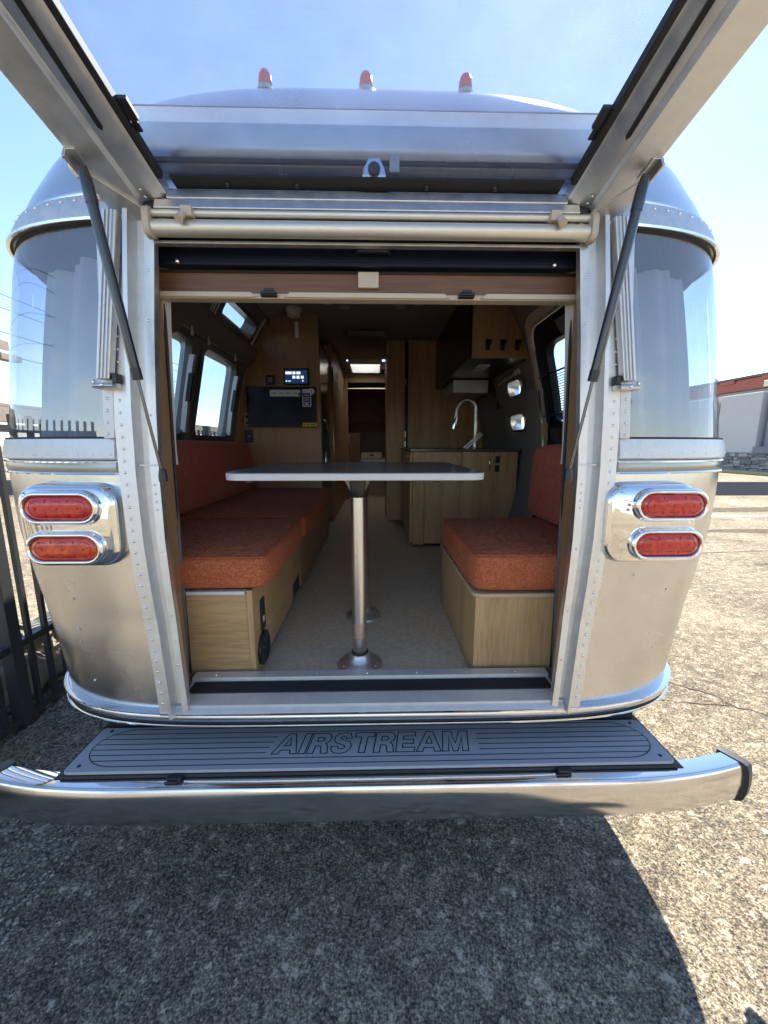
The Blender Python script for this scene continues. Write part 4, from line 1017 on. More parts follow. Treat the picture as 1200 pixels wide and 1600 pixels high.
bm = base(-.029, .205, table); fb = part('floor_base', bm, M['frame'], table, smooth=True, auto=50)
bm = NB(); lathe(bm, [(.0305, 0), (.0305, .006), (.027, .009), (.0265, .009)], (-.029, .205, FL+.0505), 28); obj('base_ring', bm, M['rubber'], fb, smooth=True)
bm = NB()
for k in range(6): a = R(60*k+30); lathe(bm, [(.0055, 0), (.004, .003), (.0005, .004)], (-.029+.066*math.cos(a), .205+.066*math.sin(a), FL+.0125), 10)
obj('base_screw', bm, M['chrome'], fb, smooth=True)
bm = NB()
for k in range(-4, 4):
    for r_ in range(6):
        a = R(-90+k*11+3*(r_ % 2)); 
        p = Vector((-.029+.0264*math.cos(a), .205+.0264*math.sin(a), FL+.115+r_*.010)); box(bm, p.x-.0018, p.x+.0018, p.y-.0004, p.y+.0004, p.z, p.z+.0045)
obj('warning_print', bm, M['tape'], lg, kind='stuff')
lg2 = leg(-.030, .62); 
bm = base(-.030, .62, table); fb2 = part('floor_base', bm, M['frame'], table, smooth=True, auto=50)
bm = NB()
for x, y in ((-.35, .07), (.22, .07)): box(bm, x-.008, x+.008, y-.008, y+.008, TZ0-.010, TZ0-.0005)
part('table_clip', bm, M['plastic'], table)

# television and controls on the partition
YP = 2.199
tv = thing('television', 'flat black television with white and blue stickers on the wooden partition', 'television', loc=(-.73, YP, 1.72))
part('bezel', bx(-1.012, -.452, YP-.045, YP-.002, 1.566, 1.886), M['blackgloss'], tv, bevel=.003)
part('screen', bx(-1.005, -.459, YP-.0475, YP-.0455, 1.580, 1.879), M['tvscreen'], tv)
bm = NB(); prismY(bm, rrect(-.822, -.575, 1.808, 1.860, .008, 4), YP-.0495, YP-.048); stk = part('feature_sticker', bm, M['sticker'], tv)
bm = NB(); prismY(bm, rrect(-.560, -.490, 1.728, 1.866, .008, 4), YP-.0500, YP-.0482); part('sticker_tab', bm, M['sticker'], tv)
bm = NB(); lathe(bm, [(.026, 0), (.026, .0015), (.0005, .0016)], (-.487, YP-.0484, 1.848), 20, (0, -1, 0)); part('sticker_badge', bm, M['sticker'], tv)
part('blue_sticker', bx(-.553, -.497, YP-.0512, YP-.0502, 1.736, 1.836), M['bluestk'], tv)
bm = NB(); box(bm, -.590, -.553, YP-.0505, YP-.0497, 1.812, 1.838); part('blue_sticker', bm, M['bluestk'], tv)
bm = NB()
for x in (-.80, -.745, -.69, -.63): box(bm, x, x+.03, YP-.0503, YP-.0497, 1.831, 1.838)
box(bm, -.488, -.483, YP-.0512, YP-.0501, 1.838, 1.858)
part('sticker_print', bm, M['greyink'], tv, kind='stuff')
bm = NB()
for z in (1.815, 1.795, 1.778, 1.76): box(bm, -.545, -.508, YP-.0520, YP-.0513, z, z+.005)
box(bm, -.540, -.512, YP-.0520, YP-.0513, 1.742, 1.754)
part('sticker_print', bm, M['sticker'], tv, kind='stuff')
part('yellow_sticker', bx(-.565, -.450, YP-.0505, YP-.0482, 1.570, 1.600), M['yellowstk'], tv)
bm = NB()
for x in (-.558, -.530, -.50, -.478): box(bm, x, x+.018, YP-.0512, YP-.0506, 1.580, 1.588)
part('sticker_print', bm, M['black'], tv, kind='stuff')

pn = thing('control_panel', 'small black touch panel with lit white icons above the television', 'control panel', loc=(-.61, YP, 1.965))
part('panel_frame', bx(-.712, -.508, YP-.018, YP-.001, 1.902, 2.032), M['blackgloss'], pn, bevel=.004)
part('panel_screen', bx(-.700, -.520, YP-.0195, YP-.0185, 1.914, 2.020), M['litblue'], pn)
for i, (x0, x1, z0, z1) in enumerate(((-.695, -.645, 1.986, 2.006), (-.638, -.615, 1.986, 2.006), (-.607, -.574, 1.986, 2.006), (-.640, -.617, 1.952, 1.974), (-.607, -.583, 1.952, 1.974), (-.572, -.550, 1.952, 1.974), (-.695, -.685, 1.928, 1.938), (-.677, -.655, 1.930, 1.936), (-.562, -.552, 1.930, 1.940))):
    part('screen_icon', bx(x0, x1, YP-.0205, YP-.0197, z0, z1), M['lit'], pn)
th_ = thing('thermostat', 'small square dark thermostat left of the lit touch panel', 'thermostat', loc=(-.82, YP, 1.94))
part('housing', bx(-.860, -.785, YP-.018, YP-.001, 1.902, 1.980), M['plastic'], th_, bevel=.003)
part('display', bx(-.840, -.805, YP-.0195, YP-.0185, 1.925, 1.962), M['greyink'], th_)
sw = thing('wall_socket', 'cream wall plate with dark sockets at the lower left of the television', 'socket', loc=(-1.04, YP, 1.63))
part('plate', bx(-1.052, -1.014, YP-.010, YP-.001, 1.578, 1.684), M['cream'], sw, bevel=.002)
for z in (1.59, 1.64): part('socket_hole', bx(-1.040, -1.022, YP-.0120, YP-.0105, z, z+.02), M['black'], sw)
sw = thing('wall_switch', 'dark rectangular switch plate below the television above the backrest', 'switch', loc=(-1.03, YP, 1.49))
part('plate', bx(-1.055, -.992, YP-.010, YP-.001, 1.440, 1.545), M['plastic'], sw, bevel=.002)
part('rocker', bx(-1.030, -1.016, YP-.0120, YP-.0105, 1.488, 1.494), M['white'], sw)

# smoke alarm on the ceiling with tag
sa = thing('smoke_alarm', 'round white smoke alarm on the ceiling with a hanging paper tag', 'smoke alarm', loc=(-.585, 2.04, 2.42))
zc = 2.40+.06*math.sqrt(1-(abs(.585)/Wi(2.4))**2.2)-.004
bm = NB(); lathe(bm, [(.062, 0), (.062, -.022), (.052, -.030), (.046, -.055), (.034, -.062), (.0005, -.062)], (-.585, 2.04, zc), 28); part('alarm_body', bm, M['white'], sa, smooth=True, auto=40)
bm = NB(); tube(bm, [(-.565, 2.02, zc-.060), (-.562, 2.02, zc-.10)], .0012, 5); box(bm, -.574, -.548, 2.019, 2.021, zc-.215, zc-.10); part('paper_tag', bm, M['white'], sa)

# ceiling downlights, vent, skylight
def ceil_z(x): return 2.40+.06*math.sqrt(max(0, 1-(abs(x)/Wi(2.4))**2.2))
for x, y in ((-.32, 1.95), (-.20, 2.05), (.22, 2.05), (.36, 1.95)):
    bm = NB(); lathe(bm, [(.042, 0), (.042, -.005), (.030, -.009), (.026, -.004), (.0005, -.004)], (x, y, ceil_z(x)-.001), 24); obj('ceiling_downlight', bm, M['band'], trailer, smooth=True, auto=30)
bm = NB(); prismZ(bm, rrect(-.235, .135, 2.62, 3.10, .03), 2.405, 2.447); av = obj('air_vent', bm, M['linerdark'], trailer, bevel=.006)
for x0, x1 in ((-.205, -.055), (-.045, .105)):
    obj('vent_grille', bx(x0, x1, 2.66, 2.86, 2.401, 2.4045), M['plastic'], av)
bm = NB()
for x0, x1 in ((-.205, -.055), (-.045, .105)):
    for k in range(12): x = lerp(x0+.008, x1-.008, k/11); box(bm, x-.0015, x+.0015, 2.662, 2.858, 2.397, 2.4005)
obj('grille_bars', bm, M['ceil'], av, kind='stuff')
bm = NB(); m_sk = mat('white diffusing skylight acrylic', (.85, .87, .88), .4); t = m_sk.node_tree; tl_ = t.nodes.new('ShaderNodeBsdfTranslucent'); tl_.inputs[0].default_value = (.85, .88, .90, 1); t.links.new(tl_.outputs[0], [n for n in t.nodes if n.type == 'OUTPUT_MATERIAL'][0].inputs['Surface'])
fr = bx(-.300, .120, 3.88, 4.50, 2.405, 2.415)
bm = NB()
for a in ((-.30, -.275, 3.88, 4.50), (.095, .12, 3.88, 4.50), (-.275, .095, 3.88, 3.905), (-.275, .095, 4.475, 4.50)): box(bm, *a, 2.405, 2.545)
fr.free(); fr = obj('skylight', bm, M['white'], trailer)
bm = NB(); grid(bm, [[Vector((x, y, 2.56)) for x in (-.28, .10)] for y in (3.90, 4.48)]); obj('skylight_dome', bm, m_sk, fr)

# fridge behind the partition, hallway and bedroom
fridge = thing('fridge', 'tall dark refrigerator with chrome curved handle beyond the wooden partition', 'refrigerator', loc=(-.7, 2.24, FL))
part('cabinet', bx(-1.05, -.455, 2.240, 2.95, FL+.001, 2.34), M['blackgloss'], fridge)
part('side_strip', bx(-.4545, -.425, 2.236, 2.262, 1.30, 2.12), M['white'], fridge, label='pale edge strip')
part('side_strip', bx(-.4545, -.425, 2.234, 2.260, FL+.35, 1.298), M['edge'], fridge, label='oak edge strip')
part('upper_door', bx(-.4545, -.430, 2.270, 2.92, 1.55, 2.26), mat('fridge steel', (.35, .33, .31), .22, 1, noise=(3, 4, .3, .7), col2=(.5, .48, .45)), fridge, bevel=.004)
part('lower_door', bx(-.4545, -.430, 2.270, 2.92, .72, 1.54), M['blackgloss'], fridge, bevel=.004)
bm = NB(); tube(bm, [(-.430, 2.32, 1.64), (-.400, 2.32, 1.63), (-.392, 2.36, 1.60), (-.395, 2.40, 1.56), (-.430, 2.41, 1.55)], .008, 8); part('door_handle', bm, M['chrome'], fridge, smooth=True)
bm = NB(); tube(bm, [(-.430, 2.32, 1.20), (-.405, 2.32, 1.20), (-.405, 2.32, 1.35), (-.430, 2.32, 1.35)], .006, 8); part('lower_handle', bm, M['chrome'], fridge, smooth=True)
# hallway walls
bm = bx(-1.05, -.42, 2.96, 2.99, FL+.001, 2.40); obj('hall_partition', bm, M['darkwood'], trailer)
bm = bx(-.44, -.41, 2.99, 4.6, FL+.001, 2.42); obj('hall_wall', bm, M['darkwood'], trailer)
bm = NB(); tube(bm, [(-.403, 3.0, .7), (-.403, 3.0, 2.2)], .008, 8); obj('curtain_track', bm, M['steel'], trailer, smooth=True)
bm = bx(.33, .36, 3.60, 4.9, FL+.001, 2.42); obj('hall_wall', bm, M['darkwood'], trailer)
bm = NB()
for a in ((-.41, -.36, 4.62, 4.66, FL, 2.42), (.28, .33, 4.62, 4.66, FL, 2.42), (-.36, .28, 4.62, 4.66, 2.30, 2.42)): box(bm, *a)
obj('bedroom_door_frame', bm, M['darkwood'], trailer)
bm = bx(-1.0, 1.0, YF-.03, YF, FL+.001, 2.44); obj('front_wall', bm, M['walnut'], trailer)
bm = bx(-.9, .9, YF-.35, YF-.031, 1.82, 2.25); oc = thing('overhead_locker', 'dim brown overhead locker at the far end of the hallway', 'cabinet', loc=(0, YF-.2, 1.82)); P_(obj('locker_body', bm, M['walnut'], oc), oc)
for x0, x1 in ((-.9, -.31), (-.305, .10), (.105, .9)): part('locker_door', bx(x0, x1-.004, YF-.366, YF-.3505, 1.83, 2.24), M['walnut'], oc, bevel=.002)
bm = bx(-.9, .9, YF-.06, YF-.031, 1.28, 1.66); obj('bedroom_back_panel', bm, M['ceil'], trailer)
bed = thing('bed', 'low bed with pale headboard panel seen at the end of the hallway', 'bed', loc=(0, 5.3, FL))
part('bed_base', bx(-.9, .9, 5.0, 6.2, FL+.001, 1.02), M['darkwood'], bed)
part('mattress', bx(-.88, .88, 5.02, 6.18, 1.021, 1.20), M['curtain'], bed, bevel=.03)
ap = thing('small_appliance', 'small cream box with dark display standing behind the table at hall end', 'appliance', loc=(-.08, 5.15, 1.2))
part('appliance_body', bx(-.20, .14, 5.1, 5.24, 1.205, 1.30), M['cream'], ap, bevel=.012)
part('appliance_display', bx(-.055, .005, 5.096, 5.0985, 1.245, 1.272), M['black'], ap)
wd = thing('wardrobe', 'reddish brown wardrobe panel at the left of the far bedroom', 'wardrobe', loc=(-.4, 5.0, FL))
part('wardrobe_body', bx(-.42, -.20, 4.78, 5.06, FL+.001, 1.60), mat('red brown veneer', (.20, .09, .05), .5), wd)
part('paper_notice', bx(-.405, -.360, 4.776, 4.779, 1.44, 1.58), M['white'], wd)

# kitchen
kit = thing('kitchen_counter', 'oak kitchen counter unit with dark worktop and doors facing the table', 'kitchen counter', loc=(.7, 1.85, FL))
part('carcass', bx(.318, 1.125, 1.872, 2.92, FL+.06, 1.368), M['wood'], kit)
part('toe_kick', bx(.345, 1.04, 1.90, 2.9, FL+.001, FL+.039), M['black'], kit)
for x0, x1 in ((.318, .410), (.413, .688), (.691, .940), (.943, 1.125)):
    part('door_panel', bx(x0, x1, 1.853, 1.870, FL+.02 if x0 < .4 else FL+.03, 1.366), M['wood'], kit, bevel=.0015)
for y0, y1 in ((1.874, 2.20), (2.204, 2.55), (2.554, 2.90)): part('side_door', bx(.300, .3165, y0, y1, FL+.03, 1.366), M['wood'], kit, bevel=.0015)
bm = NB(); tube(bm, [(.905, 1.852, 1.22), (.905, 1.835, 1.22), (.905, 1.835, 1.34), (.905, 1.852, 1.34)], .005, 8); part('door_handle', bm, M['chrome'], kit, smooth=True)
bm = NB(); tube(bm, [(.300, 1.95, 1.33), (.285, 1.95, 1.33), (.285, 2.05, 1.33), (.300, 2.05, 1.33)], .005, 8); part('door_handle', bm, M['chrome'], kit, smooth=True)
bm = NB(); prismZ(bm, rrect(.285, 1.150, 1.845, 2.93, .02), 1.370, 1.392); part('worktop', bm, M['counter'], kit, bevel=.003)
for z in (1.215, 1.285): part('outlet_plate', bx(.95, .985, 1.846, 1.8525, z, z+.05), M['plastic'], kit, bevel=.002)

fc = thing('kitchen_faucet', 'tall arched chrome faucet standing on the dark kitchen worktop', 'faucet', loc=(.80, 2.15, 1.392))
bm = NB(); pth = [(.815, 2.15, 1.3925), (.815, 2.15, 1.42)]; lathe(bm, [(.028, 0), (.028, .006), (.020, .012), (.018, .10), (.016, .11), (.0005, .11)], (.865, 2.15, 1.3925), 20); part('faucet_base', bm, M['steel'], fc, smooth=True, auto=40)
arc = [(.865, 2.15, 1.49), (.865, 2.15, 1.68)] + [(.785+.080*math.cos(R(a)), 2.15, 1.70+.085*math.sin(R(a))) for a in range(0, 181, 15)] + [(.700, 2.15, 1.64)]
bm = NB(); tube(bm, arc, .0165, 14); part('faucet_neck', bm, M['steel'], fc, smooth=True, auto=50)
bm = NB(); tube(bm, [(.700, 2.15, 1.65), (.692, 2.15, 1.61), (.682, 2.15, 1.55)], [.019, .021, .018], 14); part('spray_head', bm, M['chrome'], fc, smooth=True, auto=50)
bm = NB(); tube(bm, [(.88, 2.13, 1.50), (.91, 2.10, 1.51)], .010, 8); T = Matrix.Translation(Vector((.825, 2.08, 1.445))) @ Matrix.Rotation(R(-42), 4, 'Y'); box(bm, -.085, .085, -.004, .004, -.016, -.004, T=T); box(bm, -.085, .085, -.004, .004, .004, .016, T=T); box(bm, .075, .095, -.004, .004, -.02, .02, T=T); part('lever_handle', bm, M['steel'], fc)

up = thing('overhead_cabinet', 'overhead kitchen cabinet with oak end, glossy black front and three black hooks', 'cabinet', loc=(.8, 1.55, 1.97))
poly = [(.655, 1.973), (Wi(1.973)-.01, 1.973)] + [(Wi(z)-.008, z) for z in frange(2.0, 2.40, 14)] + [(x, ceil_z(x)-.003) for x in (.74, .70, .655)]
bm = NB(); prismY(bm, poly, 1.500, 1.516); part('end_panel', bm, M['darkwood'], up)
bm = NB(); prismY(bm, [(x-.0 if x < .7 else x-.01, z) for x, z in poly], 1.517, 2.90); part('carcass', bm, M['blackgloss'], up)
part('front_door', bx(.636, .654, 1.502, 2.20, 1.968, 2.425), M['blackgloss'], up, bevel=.002)
part('front_door', bx(.636, .654, 2.203, 2.90, 1.968, 2.425), M['blackgloss'], up, bevel=.002)
for x in (.755, .850, .945):
    bm = NB(); box(bm, x-.013, x+.013, 1.484, 1.4995, 2.020, 2.085); box(bm, x-.002, x+.016, 1.462, 1.485, 2.050, 2.080); part('wall_hook', bm, M['plastic'], up, bevel=.002)
part('hood_light', bx(.755, .835, 1.70, 1.90, 1.962, 1.9725), M['white'], up, bevel=.002)
part('extractor_hood', bx(.70, 1.0, 2.30, 2.88, 1.86, 1.967), M['band'], up, bevel=.004)
# sprayed spot lamp clip and switches on the dark wall
sc = thing('curtain_rod_fitting', 'small round light fitting above the upper oval window', 'light fitting', loc=(1.05, 1.75, 1.95))
bm = NB(); 
for y in (1.72, 1.78): lathe(bm, [(.02, 0), (.024, .015), (.015, .03), (.0005, .032)], (1.065, y, 1.935), 14, (-1, 0, 0))
tube(bm, [(1.05, 1.78, 1.93), (1.04, 2.15, 1.90)], .008, 8); part('fitting', bm, M['cream'], sc, smooth=True, auto=50)
for y, z in ((2.32, 1.86), (2.30, 1.76)):
    s_ = thing('galley_switch', 'dark switch plate on the galley wall %s' % ('just under the cabinet' if z > 1.8 else 'lower down beside the faucet arch'), 'switch', loc=(1.06, y, z)); part('plate', bx(Wi(z)-.012, Wi(z)-.003, y-.03, y+.03, z-.04, z+.04), M['plastic'], s_, bevel=.002)

# tall oak panels beyond the kitchen
bm = NB(); prismY(bm, [(.36, FL+.001), (Wi(.7)-.05, FL+.001)] + [(Wi(z)-.006, z) for z in frange(.8, 2.4, 20)] + [(x, ceil_z(x)-.003) for x in (.8, .6, .36)], 2.94, 2.965); obj('pantry_panel', bm, M['wood'], trailer)
bm = NB(); prismZ(bm, [(.345, 2.86), (.3585, 2.86), (.3585, 2.935), (.345, 2.935)], FL, 2.4); obj('pantry_edge', bm, M['black'], trailer)
pc = thing('pantry_cabinet', 'tall narrow oak pantry cabinet at the right of the hallway', 'cabinet', loc=(.25, 3.0, FL))
part('cabinet_body', bx(.150, .335, 2.98, 3.55, FL+.001, ceil_z(.3)-.004), M['wood'], pc)
part('cabinet_side', bx(.336, .352, 2.955, 3.5, FL+.001, ceil_z(.3)-.004), M['blackgloss'], pc)
for z in (2.02, 1.50, 1.40): part('catch', bx(.338, .350, 2.945, 2.9545, z, z+.06), M['steel'], pc)

# portholes in the right wall
for n_, a, b, c, d in wins[1][:2]:
    s = 1; inner = rrect(a, b, c, d, (d-c)/2-.002, 7); outer = rrect(a-.018, b+.018, c-.018, d+.018, (d-c)/2+.014, 7)
    bm = NB(); A0 = [bm.verts.new(onwall(s, y, z, .002)) for y, z in outer]; A1 = [bm.verts.new(onwall(s, y, z, .012)) for y, z in inner]; B0 = [bm.verts.new(Vector((Wi(z)+.035, y, z))) for y, z in inner]; E0 = [bm.verts.new(Vector((Wz(z)+.002, y+(.10 if y > (a+b)/2 else -.01), z))) for y, z in inner]
    m_ = len(outer)
    for r0, r1 in ((A0, A1), (A1, B0), (B0, E0)):
        for k in range(m_): bm.faces.new((r0[k], r0[(k+1) % m_], r1[(k+1) % m_], r1[k]))
    wf = obj('oval_window', bm, M['steel'], trailer, smooth=True, auto=40)
    bm = NB(); bm.faces.new([bm.verts.new(Vector((Wi(z)+.034, y, z))) for y, z in inner]); obj('window_pane', bm, M['sideglass'], wf)
# entry door in the right wall
yA, yB, zA, zB = .80, 1.42, .64, 2.12
def ringwall(s, o_loop, i_loop, off0, off1):
    bm = NB(); A0 = [bm.verts.new(onwall(s, y, z, off0)) for y, z in o_loop]; A1 = [bm.verts.new(onwall(s, y, z, off1)) for y, z in i_loop]
    C0 = [bm.verts.new(onwall(s, y, z, -.05)) for y, z in i_loop]; m_ = len(o_loop)
    for r0, r1 in ((A0, A1), (A1, C0)):
        for k in range(m_): bm.faces.new((r0[k], r0[(k+1) % m_], r1[(k+1) % m_], r1[k]))
    return bm
def rr2(y0, y1, z0, z1, r):  # rounded rect with extra points on the uprights so it follows the wall
    out = []
    for cy, cz, a0 in ((y1-r, z1-r, 0), (y0+r, z1-r, 90), (y0+r, z0+r, 180), (y1-r, z0+r, 270)):
        for k in range(7): a = R(a0+90*k/6); out.append((cy+r*math.cos(a), cz+r*math.sin(a)))
        if a0 == 90: out += [(y0, lerp(z1-r, z0+r, t_)) for t_ in (.2, .4, .6, .8)]
        if a0 == 270: out += [(y1, lerp(z0+r, z1-r, t_)) for t_ in (.2, .4, .6, .8)]
    return out
o_, i_ = rr2(yA-.09, yB+.075, zA-.01, zB+.07, .16), rr2(yA, yB, zA, zB, .11)
dr = obj('door_surround', ringwall(1, o_, i_, .0, .028), M['cream'], trailer, smooth=True, auto=45)
door = obj('entry_door', ringwall(1, rr2(yA+.004, yB-.004, zA+.004, zB-.004, .108), rr2(yA+.11, yB-.13, 1.56, 2.00, .07), -.004, -.004), M['navy'], trailer, smooth=True, auto=45)
bm = NB(); P = [[onwall(1, y, z, -.03) for y in (yA+.1, yB-.12)] for z in frange(1.55, 2.01, 6)]; grid(bm, P); obj('door_pane', bm, M['sideglass'], door, smooth=True)
bm = NB(); tube(bm, [onwall(1, y, z, .02) for y, z in rr2(yA, yB, zA, zB, .11)[7:]], .008, 8); obj('door_seal', bm, M['steel'], door, smooth=True)
bm = NB()
for k in range(16): z = 1.615+.0135*k; tube(bm, [onwall(1, y, z, .012) for y in (yA+.05, yB-.05)], .0026, 6)
obj('guard_bars', bm, M['plastic'], door, smooth=True, kind='stuff')
for z in (1.60, 1.835): bm = NB(); tube(bm, [onwall(1, y, z, .014) for y in (yA+.02, yB-.02)], .006, 8); obj('guard_rail', bm, M['plastic'], door, smooth=True)
bm = NB(); loft(bm, [[onwall(1, y_, z, o2) for y_, o2 in ((yB-.03, .03), (yB+.0, .03), (yB+.0, .0), (yB-.03, .0))] for z in frange(.9, 1.56, 6)]); obj('door_trim_strip', bm, M['edge'], door)
bm = NB(); loft(bm, [[onwall(1, y_, z, o2) for y_, o2 in ((.86, .03), (1.30, .03), (1.30, .0), (.86, .0))] for z in frange(1.25, 1.52, 4)]); obj('door_pocket', bm, M['plastic'], door)

# ------------------------------------------------------------------ ground and surroundings
bm = NB()
xs = [-400, -60, -10, -2.2, -1.9, 2, 12, 60, 400]; ysg = [-400, -60, -10, -2, 2, 10, 60, 400]
grid(bm, [[Vector((x, y, 0)) for x in xs] for y in ysg]); obj('ground', bm, M['asphalt'], kind='structure')
# cracks
def crack(pts, w_, seed):
    rnd = random.Random(seed); out = []
    for a, b in zip(pts, pts[1:]):
        for k in range(8): t_ = k/8; out.append((lerp(a[0], b[0], t_)+rnd.uniform(-.012, .012), lerp(a[1], b[1], t_)+rnd.uniform(-.012, .012)))
    bm = NB(); V_ = []
    for i, p in enumerate(out):
        a = Vector(out[max(i-1, 0)]); b = Vector(out[min(i+1, len(out)-1)]); d = (b-a).normalized(); n_ = Vector((-d.y, d.x)); ww = w_*rnd.uniform(.3, 1.2)
        V_.append((bm.verts.new((p[0]+n_.x*ww, p[1]+n_.y*ww, .003)), bm.verts.new((p[0]-n_.x*ww, p[1]-n_.y*ww, .003))))
    for a, b in zip(V_, V_[1:]): bm.faces.new((a[0], a[1], b[1], b[0]))
    return obj('pavement_crack', bm, M['crackm'], kind='structure')
M['crackm'] = mat('dark crack', (.05, .045, .04), 1)
crack([(1.42, 1.30), (1.75, 1.02), (1.98, .86), (1.98, .76), (1.72, .80), (1.38, .88)], .004, 1)
crack([(1.98, .78), (2.3, .55), (2.9, .15)], .0035, 2)
crack([(2.3, 3.9), (4.4, 3.75), (7, 4.0)], .010, 3)
crack([(-2.0, -3), (-.5, -3.3), (1.5, -3.1)], .006, 4)
M['paint'] = mat('worn white road paint', (.72, .70, .64), .8, noise=(40, 6, .35, .5), col2=(.62, .60, .54))
obj('painted_line', bx(3.0, 30, 6.35, 6.45, .003, .005), M['paint'], kind='structure')
obj('painted_line', bx(9.0, 9.12, 12, 18, .003, .005), M['paint'], kind='structure')
M['shadowpatch'] = mat('asphalt in painted shadow', (.020, .024, .032), 1, noise=(60, 5, .3, .7), col2=(.032, .037, .046), spec=0)  # shadow across the lot, put into the colour
M['shadowpatch2'] = mat('brownish old asphalt', (.09, .08, .07), 1, noise=(9, 6, .35, .65), col2=(.17, .15, .12), spec=0)
obj('asphalt_and_shade_patch', prismZ(NB(), [(4, 9.6), (40, 9.2), (40, 13.0), (10, 13.6), (4, 14.2)], .002, .004), M['shadowpatch'], kind='structure')  # flat dark sheet drawn in place of a cast shadow
obj('asphalt_and_shade_patch', prismZ(NB(), [(4, 6.9), (40, 6.6), (40, 7.9), (13, 7.8), (8, 7.4), (4, 7.5)], .0015, .0025), M['shadowpatch2'], kind='structure')
for (x, y, rx, ry) in ((7.4, 5.05, 2.2, .16), (5.6, 3.25, 1.0, .10)):
    obj('asphalt_and_shade_patch', prismZ(NB(), [(x+rx*math.cos(R(a)), y+ry*math.sin(R(a))*(1+.2*math.sin(a))) for a in range(0, 360, 15)], .0015, .0025), M['shadowpatch2'], kind='structure')

# bare concrete seam and gravel bits at the left
M['conc'] = mat('pale worn concrete strip', (.30, .27, .24), .95, noise=(60, 8, .35, .6), col2=(.42, .38, .33), bump=(150, .8, .003))
obj('concrete_edge', prismZ(NB(), [(-1.27, .46), (-1.16, .48), (-1.21, 2.0), (-1.34, 2.0)], .002, .005), M['conc'], kind='structure')
def pebbles(name, n, xr, yr, rr, m, seed, label):
    rnd = random.Random(seed); bm = NB()
    for _ in range(n):
        x, y, r_ = rnd.uniform(*xr), rnd.uniform(*yr), rnd.uniform(*rr)
        vs = [bm.verts.new((x+r_*rnd.uniform(.7, 1.2)*a, y+r_*rnd.uniform(.7, 1.2)*b, max(.0005, r_*.35+r_*.6*c))) for a, b, c in ((1, 0, 0), (0, 1, 0), (-1, 0, 0), (0, -1, 0), (0, 0, 1))]
        for k in range(4): bm.faces.new((vs[k], vs[(k+1) % 4], vs[4]))
    return obj(name, bm, m, kind='stuff', label=label, cat='gravel')
pebbles('gravel', 5000, (-1.78, -1.05), (-.3, 1.6), (.003, .009), M['rock'], 3, 'loose grey gravel scattered between the fence and the trailer')
pebbles('grit', 5000, (-1.5, 1.6), (-1.0, .3), (.0015, .0045), M['rock'], 5, 'fine grit lying on the asphalt in front of the bumper')

# steel fence on the left, running away beside the trailer
fence = thing('steel_fence', 'dark steel picket fence along the left side of the trailer', 'fence', loc=(-1.78, .7, 0))
fx = -1.775
for i, z in enumerate((.045, .43, 1.50)):
    part('rail', bx(fx-.016, fx+.016, -.9, 8.0, z-.018, z+.018), M['fence'], fence)
fy = [.70 + .098*k for k in range(-16, 75)]
base_me = None
for k, y in enumerate(fy):
    if abs((y-.70) % 2.45) < .03 or abs((y-.70) % 2.45-2.45) < .03:
        part('post', bx(fx-.030, fx+.030, y-.030, y+.030, 0, 1.62), M['fence'], fence, bevel=.002); continue
    if base_me is None:
        o = part('picket', bx(fx-.011, fx+.011, -.011, .011, .05, 1.57), M['fence'], fence); base_me = o.data; o.matrix_parent_inverse = Matrix.Translation(-Vector(fence.location)); o.location = (0, y, 0)
    else:
        o = bpy.data.objects.new('picket', base_me); COL.objects.link(o); o.parent = fence; o.matrix_parent_inverse = Matrix.Translation(-Vector(fence.location)); o.location = (0, y, 0)

# low rock border behind the fence
rb = thing('rock_border', 'low border of rough grey limestone rocks behind the steel fence', 'rock wall', loc=(-2.05, .5, 0))
rnd = random.Random(11)
y = -.8
def rock(c, r_, parent):
    bm = NB(); bmesh.ops.create_icosphere(bm, subdivisions=3, radius=1)
    a, b_, c_ = [rnd.uniform(0, 10) for _ in range(3)]
    for v in bm.verts:
        p = v.co.copy(); k = 1+.16*math.sin(p.x*3.1+a)+.14*math.sin(p.y*3.7+b_)+.12*math.sin(p.z*4.3+c_)+rnd.uniform(-.035, .035)
        k *= 1/max(abs(p.x), abs(p.y), abs(p.z))**.45
        v.co = Vector((p.x*k*r_[0], p.y*k*r_[1], p.z*k*r_[2]))+Vector(c)
    return part('rock', bm, M['rock'], parent, smooth=True, auto=28)
while y < 4.5:
    h = rnd.uniform(.10, .15); w_ = rnd.uniform(.13, .22)
    rock((-2.02+rnd.uniform(-.03, .03), y+w_, h*.8), (.13, w_, h), rb)
    rock((-2.06+rnd.uniform(-.03, .03), y+w_*.8, h*.8+.19), (.12, w_*.85, h*.85), rb)
    y += w_*1.75
# dry grass tuft / debris at the foot of the post
bm = NB(); rnd = random.Random(5)
for _ in range(170):
    x, y = rnd.gauss(-1.68, .09), rnd.gauss(.46, .09); a = rnd.uniform(0, 6.28); l_ = rnd.uniform(.03, .10)
    p0 = Vector((x, y, .002)); p1 = p0+Vector((math.cos(a)*l_*.5, math.sin(a)*l_*.5, l_*.35)); p2 = p1+Vector((math.cos(a+.4)*l_*.5, math.sin(a+.4)*l_*.5, -l_*.1))
    n_ = Vector((-math.sin(a), math.cos(a), 0))*.0012
    vs = [bm.verts.new(q_) for q_ in (p0-n_, p0+n_, p1+n_, p1-n_)]; bm.faces.new(vs); v2 = [bm.verts.new(q_) for q_ in (p1-n_, p1+n_, p2)]; bm.faces.new(v2)
obj('dry_grass', bm, mat('dry straw', (.25, .20, .12), .9), kind='stuff', label='dry straw and debris at the foot of the fence post', cat='dry grass')

